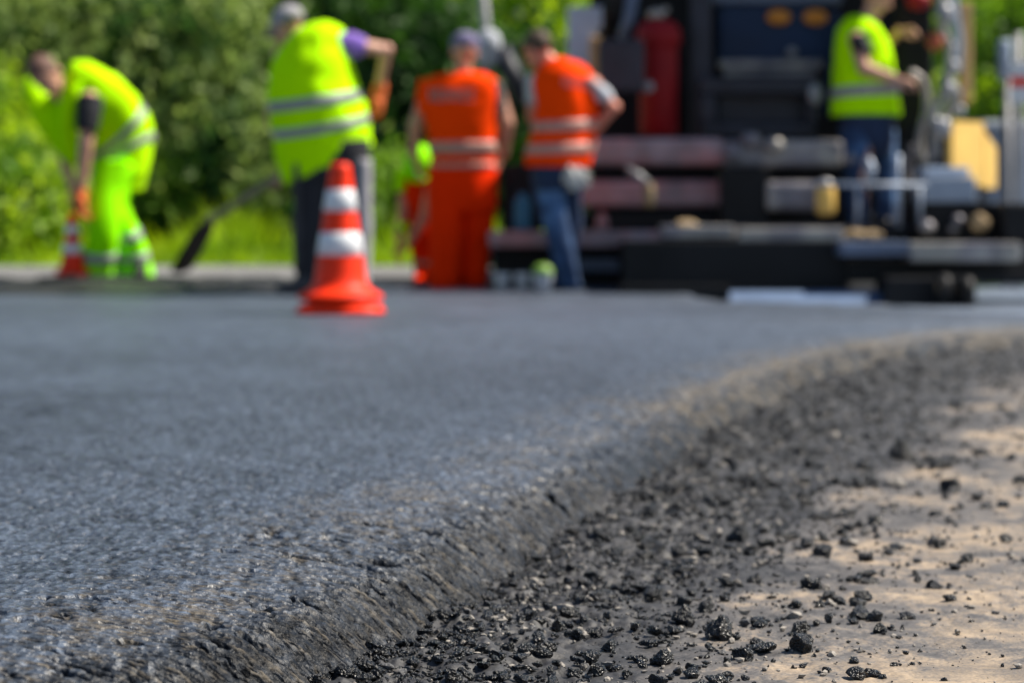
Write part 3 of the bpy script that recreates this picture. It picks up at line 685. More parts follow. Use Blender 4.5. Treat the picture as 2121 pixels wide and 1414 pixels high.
def head(mb, c, face, up, s=1.0):
    c = Vector(c); f = Vector(face).normalized(); u = Vector(up); u = (u - f * u.dot(f)).normalized(); r = f.cross(u)
    rot = Matrix((r, f, u)).transposed(); P = lambda x, y, z: c + (r * x + f * y + u * z) * s
    mb.ell(P(0, -.008, .025), (.077 * s, .096 * s, .092 * s), rot, 4)       # skull
    mb.ell(P(0, .030, -.040), (.058 * s, .062 * s, .072 * s), rot, 3)       # face and jaw
    mb.ell(P(0, .062, -.092), (.024 * s, .022 * s, .020 * s), rot, 2)       # chin
    for k in (-1, 1):
        mb.ell(P(.080 * k, -.006, -.012), (.012 * s, .020 * s, .032 * s), rot, 2)   # ear
        mb.ell(P(.036 * k, .070, -.030), (.022 * s, .018 * s, .020 * s), rot, 2)    # cheek
        mb.ell(P(.030 * k, .084, .024), (.026 * s, .010 * s, .008 * s), rot, 2)     # brow
    mb.caps([P(0, .088, .012), P(0, .108, -.024)], [.009 * s, .014 * s], 8)          # nose
    return P, rot
def face_bits(root, P, rot, s=1.0):
    for k in (-1, 1):
        e = MB(); e.ell(P(.030 * k, .083, .004), (.012 * s, .009 * s, .007 * s), rot, 2); e.build('eye', m_eye, root)
    e = MB(); e.ell(P(0, .088, -.058), (.023 * s, .008 * s, .007 * s), rot, 2); e.build('mouth', m_lip, root)
def hair(root, P, rot, s=1.0, m=None):
    mb = MB(); mb.ell(P(0, -.020, .036), (.084 * s, .096 * s, .091 * s), rot, 4)
    mb.v = [tuple(Vector(v)) for v in mb.v]; o = mb.build('hair', m or m_hair, root); return o
def cap(root, P, rot, m, s=1.0, brim=True):
    mb = MB(); mb.ell(P(0, -.010, .050), (.092 * s, .108 * s, .082 * s), rot, 4)
    o = mb.build('cap', m, root); WO[o.name] = WO[root.name]
    if brim:
        mb = MB(); mb.ell(P(0, .105, .040), (.072 * s, .070 * s, .009 * s), rot, 3); mb.build('visor', m, o)
def shoe(root, a, toe, m, s=1.0):
    a = Vector(a); t = Vector(toe).normalized(); mb = MB()
    rot = Matrix((t.cross(Vector((0, 0, 1))).normalized(), t, Vector((0, 0, 1)))).transposed()
    mb.ell(a + t * .02 + Vector((0, 0, .055)), (.050 * s, .075 * s, .065 * s), rot, 3); mb.ell(a + t * .11 + Vector((0, 0, .038)), (.048 * s, .105 * s, .038 * s), rot, 3)
    mb.box(a + Vector((-.045, -.045, .0)), a + Vector((.045, .045, .03)), .01)
    fused(mb, 'shoe', m, root, .009, 3)
def body_core(mb, hipL, hipR, chest, shL, shR, neck, hd, dep=.10):
    hipL, hipR, chest, shL, shR, neck, hd = [Vector(v) for v in (hipL, hipR, chest, shL, shR, neck, hd)]
    pel = (hipL + hipR) / 2; sd = (shR - shL).normalized(); hs = (hipR - hipL).normalized(); wd = (shR - shL).length / 2
    mb.tube([pel - (chest - pel) * .18, pel, (pel + chest) / 2, chest, (chest + neck * 2) / 3, neck], [.10, .145, .13, wd * .86, wd * .8, .06], 20, [hs, hs, sd, sd, sd, sd], [.08, dep, dep * .95, dep * 1.05, dep * .75, .055])
    mb.caps([neck - (hd - neck) * .25, hd - (hd - neck) * .3], [.060, .054], 14)
    for k in (shL, shR): mb.ell(k, (.062, .058, .058), None, 3)
def limb(mb, pts, rad): mb.caps(pts, rad, 14)
def person(label, group, loc): return thing('person', label, 'worker', tuple(loc), group)
PG = 'road workers in bright work clothes'

# ---- worker 3: orange suit and purple-grey cap, back to us
D = 16.0; g0 = .128; X = lambda px, py, dd=0: W(px, py, D + dd)
p = person('worker in orange vest and orange trousers with purple-grey cap, back to the camera', PG, ((955 - 1060.5) * D / F, D, g0))
mb = MB(); hd = X(962, 108, -.02)
body_core(mb, X(935, 350), X(990, 350), X(955, 235), X(890, 182), X(1022, 182), X(960, 150), hd)
P3, rot3 = head(mb, hd, (-.25, .85, -.35), (0, .3, 1)); 
limb(mb, [X(886, 185), X(860, 262, .03), X(856, 325, .08)], [.055, .045, .033]); limb(mb, [X(1027, 185), X(1050, 255, -.02), X(1042, 322, .10)], [.055, .048, .034])
hand(mb, X(862, 328, .12), (.05, .2, -1), (1, .3, 0), 1, .5, 1); hand(mb, X(1034, 326, .14), (-.1, .3, -1), (-1, .3, 0), 1, .5, -1)
limb(mb, [X(930, 355), X(923, 470, -.02), X(921, 585)], [.08, .058, .043]); limb(mb, [X(988, 355, .03), X(990, 470, .10), X(985, 585, .14)], [.08, .058, .043])
fused(mb, 'body', m_skin, p); face_bits(p, P3, rot3); cap(p, P3, rot3, m_pcap, 1.02)
VR3 = [((925, 150), (1000, 150), .07, 0, 0), ((878, 166), (1028, 164), .12, 0, 0), ((864, 195), (1036, 192), .14, 0, 0), ((877, 240), (1030, 235), .145, 0, 0), ((887, 290), (1029, 288), .145, 0, 0), ((892, 335), (1026, 335), .145, 0, 0), ((893, 352), (1026, 352), .14, 0, 0)]
v = garment('vest', m_org, p, VR3, D, tapes=((.685, .775), (.85, .945)), tape_m=m_tape_o)
def lettering(parent, cx, cy, d, wpx, hpx, tilt=0, m=None, rows=1, n=7):
    mb = MB()
    for r in range(rows):
        for i in range(n):
            x0 = cx - wpx / 2 + wpx * i / n; ww = wpx / n * .72; yy = cy + tilt * (i / n - .5) + r * hpx * 1.3
            for (fx0, fx1, fy0, fy1) in random.Random(i * 3 + r).choice([((0, .3, 0, 1), (0, 1, 0, .25), (.7, 1, 0, 1)), ((0, .3, 0, 1), (0, 1, 0, .22), (0, .8, .4, .6), (0, 1, .8, 1)), ((0, .3, 0, 1), (0, 1, .78, 1)), ((0, .3, 0, 1), (.7, 1, 0, 1), (0, 1, .4, .6))]):
                wbox(mb, x0 + fx0 * ww, yy - hpx / 2 + fy0 * hpx, x0 + fx1 * ww, yy - hpx / 2 + fy1 * hpx, d, .004, 0)
    return mb.build('lettering', m or m_tape, parent, smooth=False)
lettering(v, 937, 197, D - .149, 96, 26)
garment('trousers', m_org2, p, [((888, 345), (1027, 345), .135, 0, 0), ((886, 380), (1029, 380), .15, 0, 0), ((886, 420), (1028, 420), .15, 0, 0), ((888, 440), (1026, 440), .12, 0, 0)], D, n=14)
for rg in ([((886, 400), (960, 400), .14, 0, 0), ((890, 470), (960, 470), .12, -.02, 0), ((891, 540), (958, 540), .11, 0, 0), ((892, 598), (950, 598), .10, 0, 0)], [((950, 400), (1028, 400), .13, .04, 0), ((955, 470), (1024, 470), .12, .08, 0), ((954, 540), (1014, 540), .11, .12, 0), ((952, 592), (1010, 592), .10, .14, 0)]):
    garment('trouser_leg', m_org2, p, rg, D, tapes=((.80, .86),) , tape_m=m_org2, n=20)
for rg in ([((868, 165), (910, 170), .075, 0, 0), ((862, 200), (900, 205), .065, .01, 0), ((858, 232), (892, 235), .058, .02, 0)], [((1004, 168), (1042, 175), .075, 0, 0), ((1010, 200), (1048, 200), .065, -.01, 0), ((1016, 232), (1054, 230), .058, -.02, 0)]):
    garment('sleeve', m_dark if rg[0][0][0] > 900 else m_org, p, rg, D, n=12, sq=1)
shoe(p, (X(921, 0).x, D, g0), (-.1, 1, 0), m_boot); shoe(p, (X(984, 0).x, D + .12, g0), (.15, 1, 0), m_boot)

# ---- worker 4: orange vest, jeans, leaning left, hand on hip
D = 15.4; X = lambda px, py, dd=0: W(px, py, D + dd)
p = person('worker in orange vest and blue jeans with short brown hair, hand on hip', PG, ((1165 - 1060.5) * D / F, D, g0))
mb = MB(); hd = X(1113, 104, .0)
body_core(mb, X(1130, 355), X(1185, 352), X(1172, 225), X(1118, 165, .05), X(1226, 175, -.03), X(1150, 140), hd)
P4, rot4 = head(mb, hd, (-.72, .62, -.42), (-.25, .1, 1))
limb(mb, [X(1116, 168, .05), X(1103, 240, .08), X(1126, 285, .20)], [.054, .043, .030]); limb(mb, [X(1230, 178, -.03), X(1272, 222, .0), X(1222, 282, .08)], [.054, .043, .032])
hand(mb, X(1128, 288, .2), (.6, .4, -.5), (1, .6, 0), 1, .6, 1); hand(mb, X(1220, 285, .08), (-.8, .4, -.6), (-.3, 1, 0), 1, .5, -1)
limb(mb, [X(1134, 365), X(1154, 478), X(1182, 588, .05)], [.078, .055, .040]); limb(mb, [X(1178, 365, .05), X(1184, 478, .13), X(1159, 588, .18)], [.078, .055, .040])
fused(mb, 'body', m_skin_red, p); face_bits(p, P4, rot4); hair(p, P4, rot4)
VR4 = [((1128, 126), (1172, 124), .07, 0, .04), ((1112, 146), (1212, 140), .12, 0, .08), ((1104, 175), (1234, 172), .14, 0, .1), ((1112, 225), (1238, 215), .14, 0, .1), ((1102, 270), (1234, 265), .14, 0, .1), ((1090, 315), (1230, 310), .145, 0, .1), ((1088, 344), (1222, 346), .14, 0, .1)]
v = garment('vest', m_org, p, VR4, D, tapes=((.60, .68), (.77, .86)), tape_m=m_tape_o, sq=1.15)
lettering(v, 1195, 172, D - .165, 58, 20, 6)
for rg in ([((1094, 156), (1134, 160), .07, .04, 0), ((1088, 190), (1132, 195), .068, .06, 0), ((1090, 215), (1122, 218), .06, .07, 0)], [((1208, 160), (1240, 168), .07, -.03, 0), ((1222, 188), (1262, 186), .066, -.02, 0), ((1236, 208), (1274, 204), .058, 0, 0)]):
    garment('sleeve', m_lgrey, p, rg, D, n=12, sq=1)
garment('jeans_waist', m_jeand, p, [((1104, 338), (1212, 336), .12, 0, .06), ((1102, 365), (1208, 362), .135, 0, .06), ((1106, 395), (1202, 392), .125, 0, .06)], D, n=12)
garment('trouser_leg', m_jean, p, [((1102, 365), (1166, 368), .11, 0, 0), ((1112, 420), (1172, 418), .09, 0, 0), ((1128, 480), (1180, 475), .075, 0, 0), ((1146, 540), (1192, 535), .068, .02, 0), ((1162, 596), (1202, 592), .062, .05, 0)], D, n=22)
garment('trouser_leg', m_jeand, p, [((1150, 365), (1208, 362), .11, .05, 0), ((1160, 420), (1206, 418), .09, .09, 0), ((1166, 480), (1204, 478), .075, .13, 0), ((1156, 540), (1192, 540), .068, .16, 0), ((1140, 600), (1176, 600), .062, .18, 0)], D, n=22)
mb = MB(); hand(mb, X(1180, 350, -.16), (.25, -.1, -1), (0, 1, .1), .85, .15, 1, 1.2); hand(mb, X(1196, 352, -.15), (.4, -.1, -.8), (0, 1, .1), .8, .3, -1, 1.2); fused(mb, 'spare_gloves', m_wglove, p)
shoe(p, (X(1184, 0).x, D + .05, g0), (.2, .9, 0), m_grey); shoe(p, (X(1158, 0).x, D + .16, g0), (-.6, .8, 0), m_dark)

# ---- worker 6: crouching behind, orange suit with yellow-green helmet
D = 16.95; X = lambda px, py, dd=0: W(px, py, D + dd)
p = person('stooping worker in orange with bright green-yellow helmet, half hidden behind another worker', PG, ((885 - 1060.5) * D / F, D, .135))
mb = MB(); hd = X(872, 345, -.12)
body_core(mb, X(905, 400, .25), X(950, 395, .25), X(885, 385, .05), X(842, 368, .0), X(905, 372, -.08), X(874, 368, -.05), hd)
P6, rot6 = head(mb, hd, (-.2, -.55, -.8), (-.1, -.7, .5))
limb(mb, [X(840, 372), X(836, 440, -.02), X(826, 500, -.06)], [.052, .042, .030]); limb(mb, [X(895, 385, -.1), X(880, 450, -.1), X(850, 500, -.1)], [.052, .042, .030])
hand(mb, X(826, 503, -.06), (-.2, -.1, -1), (1, 0, 0), 1, .7, 1); hand(mb, X(850, 502, -.1), (-.6, 0, -.7), (-1, 0, -.3), 1, .6, -1)
limb(mb, [X(905, 405, .2), X(870, 500, .05), X(885, 590, .15)], [.085, .06, .043]); limb(mb, [X(940, 405, .2), X(915, 500, .0), X(922, 590, .1)], [.085, .06, .043])
fused(mb, 'body', m_skin_red, p); face_bits(p, P6, rot6)
mb = MB(); mb.ell(P6(0, -.008, .045), (.112, .125, .105), rot6, 4); mb.ell(P6(0, .10, .02), (.085, .06, .01), rot6, 3); fused(mb, 'helmet', m_yel2, p, .008, 2)
garment('jacket', m_org2, p, [((842, 360), (905, 362), .10, -.04, 0), ((832, 385), (905, 385), .15, .02, 0), ((836, 420), (925, 415), .17, .10, 0), ((846, 450), (950, 445), .15, .18, 0)], D, n=18)
garment('shoulder_panel', m_yel, p, [((824, 352), (852, 350), .07, -.02, 0), ((816, 372), (850, 372), .075, -.02, 0), ((820, 398), (846, 398), .06, -.02, 0)], D, n=10, sq=1)
garment('sleeve_band', m_yel, p, [((824, 462), (850, 462), .05, -.05, 0), ((822, 478), (846, 480), .048, -.05, 0)], D, n=6, sq=1)
garment('trouser_leg', m_org2, p, [((842, 430), (925, 425), .13, .12, 0), ((846, 490), (915, 490), .10, .05, 0), ((856, 545), (925, 545), .09, .1, 0), ((862, 602), (935, 600), .08, .12, 0)], D, tapes=((.58, .66), (.76, .83)), tape_m=m_tape_o, n=22)
garment('trouser_leg', m_org2, p, [((900, 430), (960, 425), .12, .15, 0), ((890, 500), (950, 500), .10, .02, 0), ((895, 592), (945, 590), .08, .1, 0)], D, n=18)
shoe(p, (X(912, 0).x, D - .12, .13), (.2, -1, 0), m_green); shoe(p, (X(882, 0).x, D + .02, .13), (-.3, -1, 0), m_org2)

# ---- worker 2: yellow vest over a purple shirt, black trousers, holding the shovel
D = 15.0; g0 = .116; X = lambda px, py, dd=0: W(px, py, D + dd)
p = person('worker in large yellow vest, grey cap and black side-striped trousers holding a shovel', PG, ((680 - 1060.5) * D / F, D, g0))
mb = MB(); hd = X(598, 58, .12)
body_core(mb, X(655, 340), X(735, 335), X(650, 180), X(585, 115, .08), X(712, 90, -.02), X(625, 82, .08), hd, .12)
P2, rot2 = head(mb, hd, (-.68, .55, -.5), (-.25, .25, 1), 1.05)
limb(mb, [X(714, 92, -.02), X(800, 104, .05), X(786, 180, .22)], [.058, .046, .032]); limb(mb, [X(585, 120, .08), X(565, 240, .16), X(590, 350, .22)], [.058, .046, .032])
limb(mb, [X(655, 345), X(640, 470), X(628, 590)], [.09, .062, .045]); limb(mb, [X(735, 342), X(745, 470), X(742, 590)], [.09, .062, .045])
hand(mb, X(590, 352, .22), (-.3, .3, -1), (-1, 0, .2), 1, .8, 1); hand(mb, X(785, 188, .22), (-.1, .1, -1), (-1, 0, 0), 1, .9, -1)
fused(mb, 'body', m_skin, p); face_bits(p, P2, rot2, 1.05); hair(p, P2, rot2, 1.02); cap(p, P2, rot2, m_grey, 1.08)
VR2 = [((618, 68), (694, 56), .06, .03, 0), ((588, 94), (712, 64), .14, 0, .03), ((564, 132), (724, 108), .21, 0, .08), ((553, 190), (736, 165), .245, 0, .12), ((560, 250), (756, 218), .25, .02, .10), ((568, 310), (766, 268), .24, .04, .08), ((588, 385), (770, 302), .20, .05, .08)]
v = garment('vest', m_yel, p, VR2, D, tapes=((.56, .62), (.72, .78)), fold=.016, sq=1.25)
garment('sleeve', m_purple, p, [((700, 70), (705, 110), .07, -.01, 0), ((728, 68), (728, 122), .07, 0, 0), ((757, 78), (752, 116), .062, .02, 0)], D, n=12, sq=1)
garment('sleeve', m_purple, p, [((566, 120), (606, 122), .07, .08, 0), ((556, 170), (592, 172), .065, .12, 0)], D, n=10, sq=1)
mb = MB(); hand(mb, X(783, 192, .22), (-.12, .1, -1), (-1, 0, 0), 1.25, .95, -1, 1.5); mb.caps([X(788, 178, .22), X(782, 200, .22)], [.045, .05]); mb.caps([X(780, 215, .2), X(778, 236, .2)], [.05, .04]); fused(mb, 'glove', m_glove, p)
garment('trousers', m_black, p, [((612, 300), (764, 290), .15, 0, 0), ((610, 335), (766, 330), .15, 0, 0), ((612, 372), (766, 370), .14, 0, 0)], D, n=12)
garment('trouser_leg', m_black, p, [((610, 350), (690, 350), .12, 0, 0), ((612, 440), (680, 440), .10, 0, 0), ((612, 530), (664, 530), .09, 0, 0), ((612, 600), (654, 600), .08, 0, 0)], D, n=20)
o = garment('trouser_leg', m_black, p, [((690, 350), (766, 350), .12, 0, 0), ((706, 440), (766, 440), .10, 0, 0), ((714, 530), (764, 530), .09, 0, 0), ((716, 600), (762, 600), .08, 0, 0)], D, n=20)
garment('side_stripe', m_grey, o, [((734, 330), (769, 330), .10, -.03, 0), ((738, 440), (769, 440), .085, -.03, 0), ((742, 530), (767, 530), .075, -.03, 0), ((744, 590), (764, 590), .06, -.03, 0)], D, n=20)
garment('side_stripe', m_dark, o, [((608, 340), (626, 340), .10, -.03, 0), ((608, 440), (628, 440), .085, -.03, 0), ((609, 560), (626, 560), .07, -.03, 0)], D, n=20)
shoe(p, (X(634, 0).x, D - .05, g0), (-.7, -.5, 0), m_dark); shoe(p, (X(742, 0).x, D, g0), (.3, .9, 0), m_dark)
# shovel
m_shaft = mat('weathered_shaft', (.24, .22, .14), .8, var=.25, vs=12)
m_steel = mat('tarred_steel', (.012, .012, .013), .5, var=.3, vs=12)
a, b, c = X(600, 352, .16), X(428, 462, 1.1), X(372, 560, 1.5)
s = thing('shovel', 'long shovel with black tarred blade held out by the worker in the large yellow vest', 'shovel', tuple(c))
mb = MB(); mb.tube([a + (a - b) * .25, a, b + (a - b) * .1, b], [.022, .024, .026, .03], 10); mb.build('handle', m_shaft, s)
mb = MB(); ax = (c - b).normalized(); sd_ = Vector((1, 0, .45)).normalized(); sd_ = (sd_ - ax * sd_.dot(ax)).normalized(); nn = ax.cross(sd_)
rows = []
for t, wd in ((-.12, .03), (.0, .045), (.12, .075), (.3, .082), (.7, .085), (.95, .08), (1.0, .06)):
    q = b + (c - b) * t; rows.append([q + sd_ * (wd * math.cos(2 * math.pi * i / 20)) + nn * (.022 * math.sin(2 * math.pi * i / 20) + .10 * wd * (math.cos(2 * math.pi * i / 20) ** 2)) for i in range(20)])
mb.loft(rows); mb.build('blade', m_steel, s)

# ---- worker 1: bent double at the left, all in yellow-green
D = 16.5; g0 = .182; X = lambda px, py, dd=0: W(px, py, D + dd)
p = person('worker all in yellow-green bent double with bare forearms hanging down', PG, ((220 - 1060.5) * D / F, D, g0))
mb = MB(); hd = X(96, 158, -.28)
body_core(mb, X(245, 295, -.02), X(280, 290, .28), X(170, 205, .0), X(185, 205, -.22), X(88, 200, .12), X(122, 178, -.12), hd, .12)
P1, rot1 = head(mb, hd, (.22, -.62, -.75), (-.45, -.55, .6), 1.16)
limb(mb, [X(185, 208, -.22), X(178, 300, -.28), X(168, 396, -.25)], [.060, .050, .034]); limb(mb, [X(88, 205, .12), X(122, 300, .05), X(150, 385, -.1)], [.056, .045, .032])
limb(mb, [X(250, 305, .06), X(226, 430, -.07), X(205, 560, -.06)], [.08, .058, .042]); limb(mb, [X(270, 305, .2), X(244, 440, .09), X(280, 560, .19)], [.08, .058, .042])
hand(mb, X(166, 400, -.25), (-.05, 0, -1), (1, .2, 0), 1, .8, -1); hand(mb, X(151, 388, -.1), (.1, -.2, -1), (-1, 0, 0), 1, .8, 1)
fused(mb, 'body', m_skin, p); face_bits(p, P1, rot1, 1.16); hair(p, P1, rot1, 1.18, mat('light_brown_hair', (.13, .065, .045), .75, var=.3, vs=60))
garment('jacket', m_yel, p, [((128, 178), (150, 130), .10, -.12, 0), ((128, 232), (190, 130), .17, -.08, 0), ((172, 262), (240, 158), .19, 0, 0), ((190, 305), (288, 205), .20, .08, 0), ((186, 350), (314, 262), .20, .13, 0), ((192, 378), (308, 330), .19, .13, 0), ((200, 392), (292, 398), .16, .13, 0)], D,
        tapes=((.52, .575), (.70, .75)), fold=.018, n=36)
garment('jacket_front', m_yel, p, [((48, 168), (82, 166), .06, .10, 0), ((50, 205), (104, 200), .08, .06, 0), ((72, 255), (140, 240), .09, 0, 0), ((104, 300), (160, 290), .08, 0, 0), ((138, 345), (176, 340), .06, 0, 0)], D, n=20)
garment('jacket_front', m_yel, p, [((128, 190), (172, 170), .06, -.22, 0), ((126, 230), (160, 230), .07, -.20, 0), ((128, 280), (158, 280), .06, -.16, 0), ((140, 335), (166, 335), .05, -.1, 0)], D, n=16)
garment('sleeve', m_black, p, [((162, 200), (214, 205), .075, -.24, 0), ((158, 235), (208, 240), .075, -.27, 0), ((158, 270), (198, 274), .065, -.29, 0)], D, n=12, sq=1)
garment('trouser_leg', m_yel2, p, [((196, 350), (285, 350), .16, .03, 0), ((188, 410), (262, 410), .13, -.05, 0), ((184, 470), (250, 470), .12, -.12, 0), ((178, 520), (240, 525), .11, -.1, 0), ((158, 574), (232, 574), .10, -.05, 0)], D, tapes=((.74, .82),), n=26)
garment('trouser_leg', m_yel2, p, [((225, 350), (296, 350), .15, .15, 0), ((210, 410), (268, 410), .13, .1, 0), ((222, 455), (276, 455), .12, .08, 0), ((230, 510), (300, 505), .11, .14, 0), ((240, 574), (320, 574), .10, .2, 0)], D, tapes=((.60, .68), (.80, .86)), n=26)
mb = MB(); hand(mb, X(166, 402, -.25), (-.05, 0, -1), (1, .2, 0), 1.22, .85, -1, 1.5); mb.caps([X(169, 398, -.25), X(165, 430, -.25)], [.042, .045]); fused(mb, 'glove', m_glove, p)
shoe(p, (X(196, 0).x, D - .1, g0), (-.6, -.7, 0), m_boot); shoe(p, (X(284, 0).x, D + .15, g0), (.1, -.8, 0), m_boot)
cone(150, 16.35, .182, .44, 'small orange and white traffic cone being set down by the bent worker in yellow-green')
m_rub = mat('black_rubber', (.010, .010, .011), .7, var=.2, vs=12)
mb = MB(); a = W(82, 574, 16.0); b = W(312, 574, 16.0); mb.box((a.x, 15.9, .165), (b.x, 16.28, .205), .01)
o = mb.build('rubber_sheet', m_rub, origin=(a.x, 15.9, .165)); tag(o, 'flat black rubber sheet at the feet of the bent worker in yellow-green', 'rubber sheet')
# ================================================================== ROAD PAVER
m_pblack = mat('tarred_black_steel', (.005, .0052, .0065), .55, spec=.25, var=.5, vs=3, bump=.3, bs=25)
m_pdark = mat('dark_grey_steel', (.022, .024, .036), .5, spec=.35, var=.35, vs=4, bump=.2, bs=20)
m_pbar = mat('worn_grey_steel', (.20, .19, .215), .42, metal=.2, var=.35, vs=6, bump=.3, bs=30, col2=(.30, .28, .25), c2s=3)
m_prust = mat('rusty_red_steel', (.38, .17, .17), .5, var=.4, vs=5, bump=.3, bs=30, col2=(.27, .22, .24), c2s=2.2)
m_psteel = mat('pale_steel', (.27, .32, .40), .45, metal=.2, var=.15, vs=5)
m_navy = mat('navy_paint', (.004, .022, .07), .5, spec=.3, var=.25, vs=3)
m_bluegrey = mat('blue_grey_paint', (.10, .13, .20), .45, var=.25, vs=5)
m_amber = mat('amber_lens', (.62, .22, .01), .3, var=.1, vs=20)
m_yellow = mat('yellow_paint', (.72, .46, .11), .45, var=.12, vs=5)
m_wood = mat('pale_orange_board', (.62, .38, .15), .6, var=.15, vs=7)
m_red = mat('red_paint', (.24, .006, .010), .55, spec=.2, var=.15, vs=5)
m_tan = mat('tan_rubber', (.30, .21, .11), .8, var=.3, vs=20)
m_panel = mat('pale_blue_panel', (.46, .54, .66), .45, var=.1, vs=3)
m_sky_gleam = mat('sky_gleam_blue', (.10, .15, .25), .5, var=.2, vs=4)  # pale blue of the road's sky gleam, put into the colour
m_chrome = mat('bright_hose_steel', (.28, .28, .29), .4, metal=.3, var=.3, vs=10)
m_blue = mat('blue_plastic', (.03, .14, .24), .45, var=.1, vs=10)
D0 = 14.9
pv = thing('road_paver', 'large dark road paver with a wide screed, seen from behind on the right', 'road paver', (2.1, D0, .06))
def part(name, m, *boxes, bev=.01, parent=None, lab=None):
    mb = MB()
    for (x0, y0, x1, y1, d, dep) in boxes: wbox(mb, x0, y0, x1, y1, d, dep, bev)
    o = mb.build(name, m, parent or pv, smooth=False)
    if lab: o['label'] = lab
    return o
# screed
part('screed', m_pblack, (1022, 500, 1300, 592, 16.0, .5), (1296, 498, 1760, 600, 15.0, .9), (1285, 590, 1512, 622, 14.95, .5), (1755, 540, 2300, 585, 14.95, .8), (1838, 575, 2022, 640, 14.45, .5), (2010, 560, 2330, 588, 14.9, .5))
part('end_plate', m_bluegrey, (1200, 535, 1285, 562, 15.93, .08))
for (x0, y0, x1, y1, d) in ((1197, 594, 1292, 616, 15.6), (1512, 603, 1838, 636, 14.5)):  # added tilted plates, painted to stand for sky gleam on the road below
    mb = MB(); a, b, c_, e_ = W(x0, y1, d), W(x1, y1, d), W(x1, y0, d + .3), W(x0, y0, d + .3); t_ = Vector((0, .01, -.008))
    mb.add([a, b, c_, e_, a + t_, b + t_, c_ + t_, e_ + t_], [(0, 1, 2, 3), (7, 6, 5, 4), (0, 4, 5, 1), (1, 5, 6, 2), (2, 6, 7, 3), (3, 7, 4, 0)]); mb.build('sky_gleam_plate', m_sky_gleam, pv, smooth=False)
for i, (x0, y0, x1, y1, d, m) in enumerate([(1012, 478, 1372, 512, 15.75, m_prust), (1372, 466, 1520, 494, 15.05, m_pbar), (1528, 472, 1748, 504, 15.05, m_pbar), (1742, 500, 1885, 530, 14.75, m_bluegrey), (1885, 502, 2112, 542, 14.75, m_pbar)]):
    part('walkway_plank', m, (x0, y0, x1, y1, d, .34), bev=.012)
part('walkway', m_pdark, (1500, 468, 1905, 482, 15.6, 1.9), bev=.01)
# middle layer
part('lower_beam', m_prust, (1205, 374, 1500, 428, 15.95, .2), bev=.03)
part('lower_beam', m_pbar, (1588, 376, 1705, 436, 15.7, .2), bev=.03)
part('chain_guard', m_pblack, (1495, 345, 1592, 470, 15.75, .4))
part('screed_frame', m_pblack, (1040, 440, 1700, 475, 16.0, .3), (1040, 340, 1120, 480, 16.2, .3), (1900, 420, 2260, 505, 15.3, .8))
mb = MB(); o_ = W(1710, 412, 15.4); mb.lathe(o_, [(0, .12), (.03, .115), (.055, .09), (.062, .05), (.062, -.07), (.05, -.10), (0, -.10)], 20); hy = mb.build('grease_bottle', m_yellow, pv)
mb = MB(); mb.ell(o_ + Vector((0, -.005, .09)), (.052, .052, .04)); mb.build('cap', m_chrome, hy)
mb = MB(); o_ = W(1345, 408, 15.6); mb.lathe(o_, [(0, .09), (.03, .085), (.042, .06), (.042, -.04), (.03, -.065), (0, -.065)], 20); hy = mb.build('grease_bottle', m_tan, pv)
mb = MB(); mb.tube([W(1300, 350, 15.6), W(1325, 365, 15.55), W(1345, 380, 15.6)], .022, 8); mb.build('hose', m_chrome, pv)
# main cross beam
part('cross_beam', m_prust, (1215, 286, 1500, 342, 16.0, .22), bev=.03)
part('cross_beam', m_pbar, (1498, 290, 1748, 345, 16.0, .22), bev=.03)
for (x, y, r) in ((1555, 290, .05), (1602, 300, .05), (1520, 318, .04), (1760, 330, .035)):
    mb = MB(); mb.ell(W(x, y, 15.96), (r * 1.4, r, r)); mb.build('bolt', m_pbar, pv)
# machine body
part('body', m_pblack, (1225, -260, 1930, 470, 17.3, .3), (1232, 60, 1925, 480, 17.5, 3.6), bev=.02)
part('hopper', m_pdark, (1180, 250, 2080, 470, 22.0, 2.2), bev=.03)
for x0 in (1300, 1690):
    mb = MB(); a = W(x0, 600, 18.0); b = W(x0 + 130, 600, 18.0)
    prof = [(-.25 * math.cos(t), .25 * math.sin(t)) for t in np.linspace(math.pi / 2, 3 * math.pi / 2, 12)]
    rows = []
    for x in (a.x, b.x):
        r = [Vector((x, 18.3 - .28 * math.sin(t), .34 + .28 * math.cos(t))) for t in np.linspace(0, math.pi, 12)] + [Vector((x, 21.3 + .28 * math.sin(t), .34 - .28 * math.cos(t))) for t in np.linspace(0, math.pi, 12)]
        rows.append(r)
    mb.loft(rows); mb.build('crawler_track', m_pblack, pv)
part('auger', m_pblack, (1260, 470, 1900, 560, 16.9, .35))
part('engine_panel', m_navy, (1490, 8, 1708, 126, 16.9, .15), (1708, 20, 1742, 240, 16.95, .12), bev=.02)
part('engine_cover', m_bluegrey, (1475, -90, 1745, 8, 16.85, .2), bev=.02)
for x in (1613, 1688): 
    mb = MB(); mb.ell(W(x, 36, 16.86), (.085, .03, .055), None, 3); mb.build('rear_light', m_amber, pv)
mb = MB(); mb.ell(W(1640, 108, 16.86), (.035, .02, .035)); mb.build('door_latch', m_chrome, pv)
part('louvre_bar', m_pbar, (1490, 124, 1702, 142, 16.8, .1), bev=.01); part('louvre_bar', m_pbar, (1500, 146, 1690, 158, 16.8, .1), bev=.01)
fr = part('equipment_box', m_pdark, (1448, 160, 1700, 196, 16.4, .35), (1448, 196, 1484, 256, 16.4, .35), (1670, 196, 1696, 256, 16.4, .35), (1452, 254, 1690, 284, 16.4, .35), (1484, 190, 1672, 258, 16.55, .15), bev=.02)
mb = MB(); mb.ell(W(1688, 196, 16.35), (.05, .03, .075), None, 3); mb.build('round_gauge', m_chrome, fr)
part('post', m_pdark, (1432, -240, 1474, 285, 16.6, .16), bev=.02)
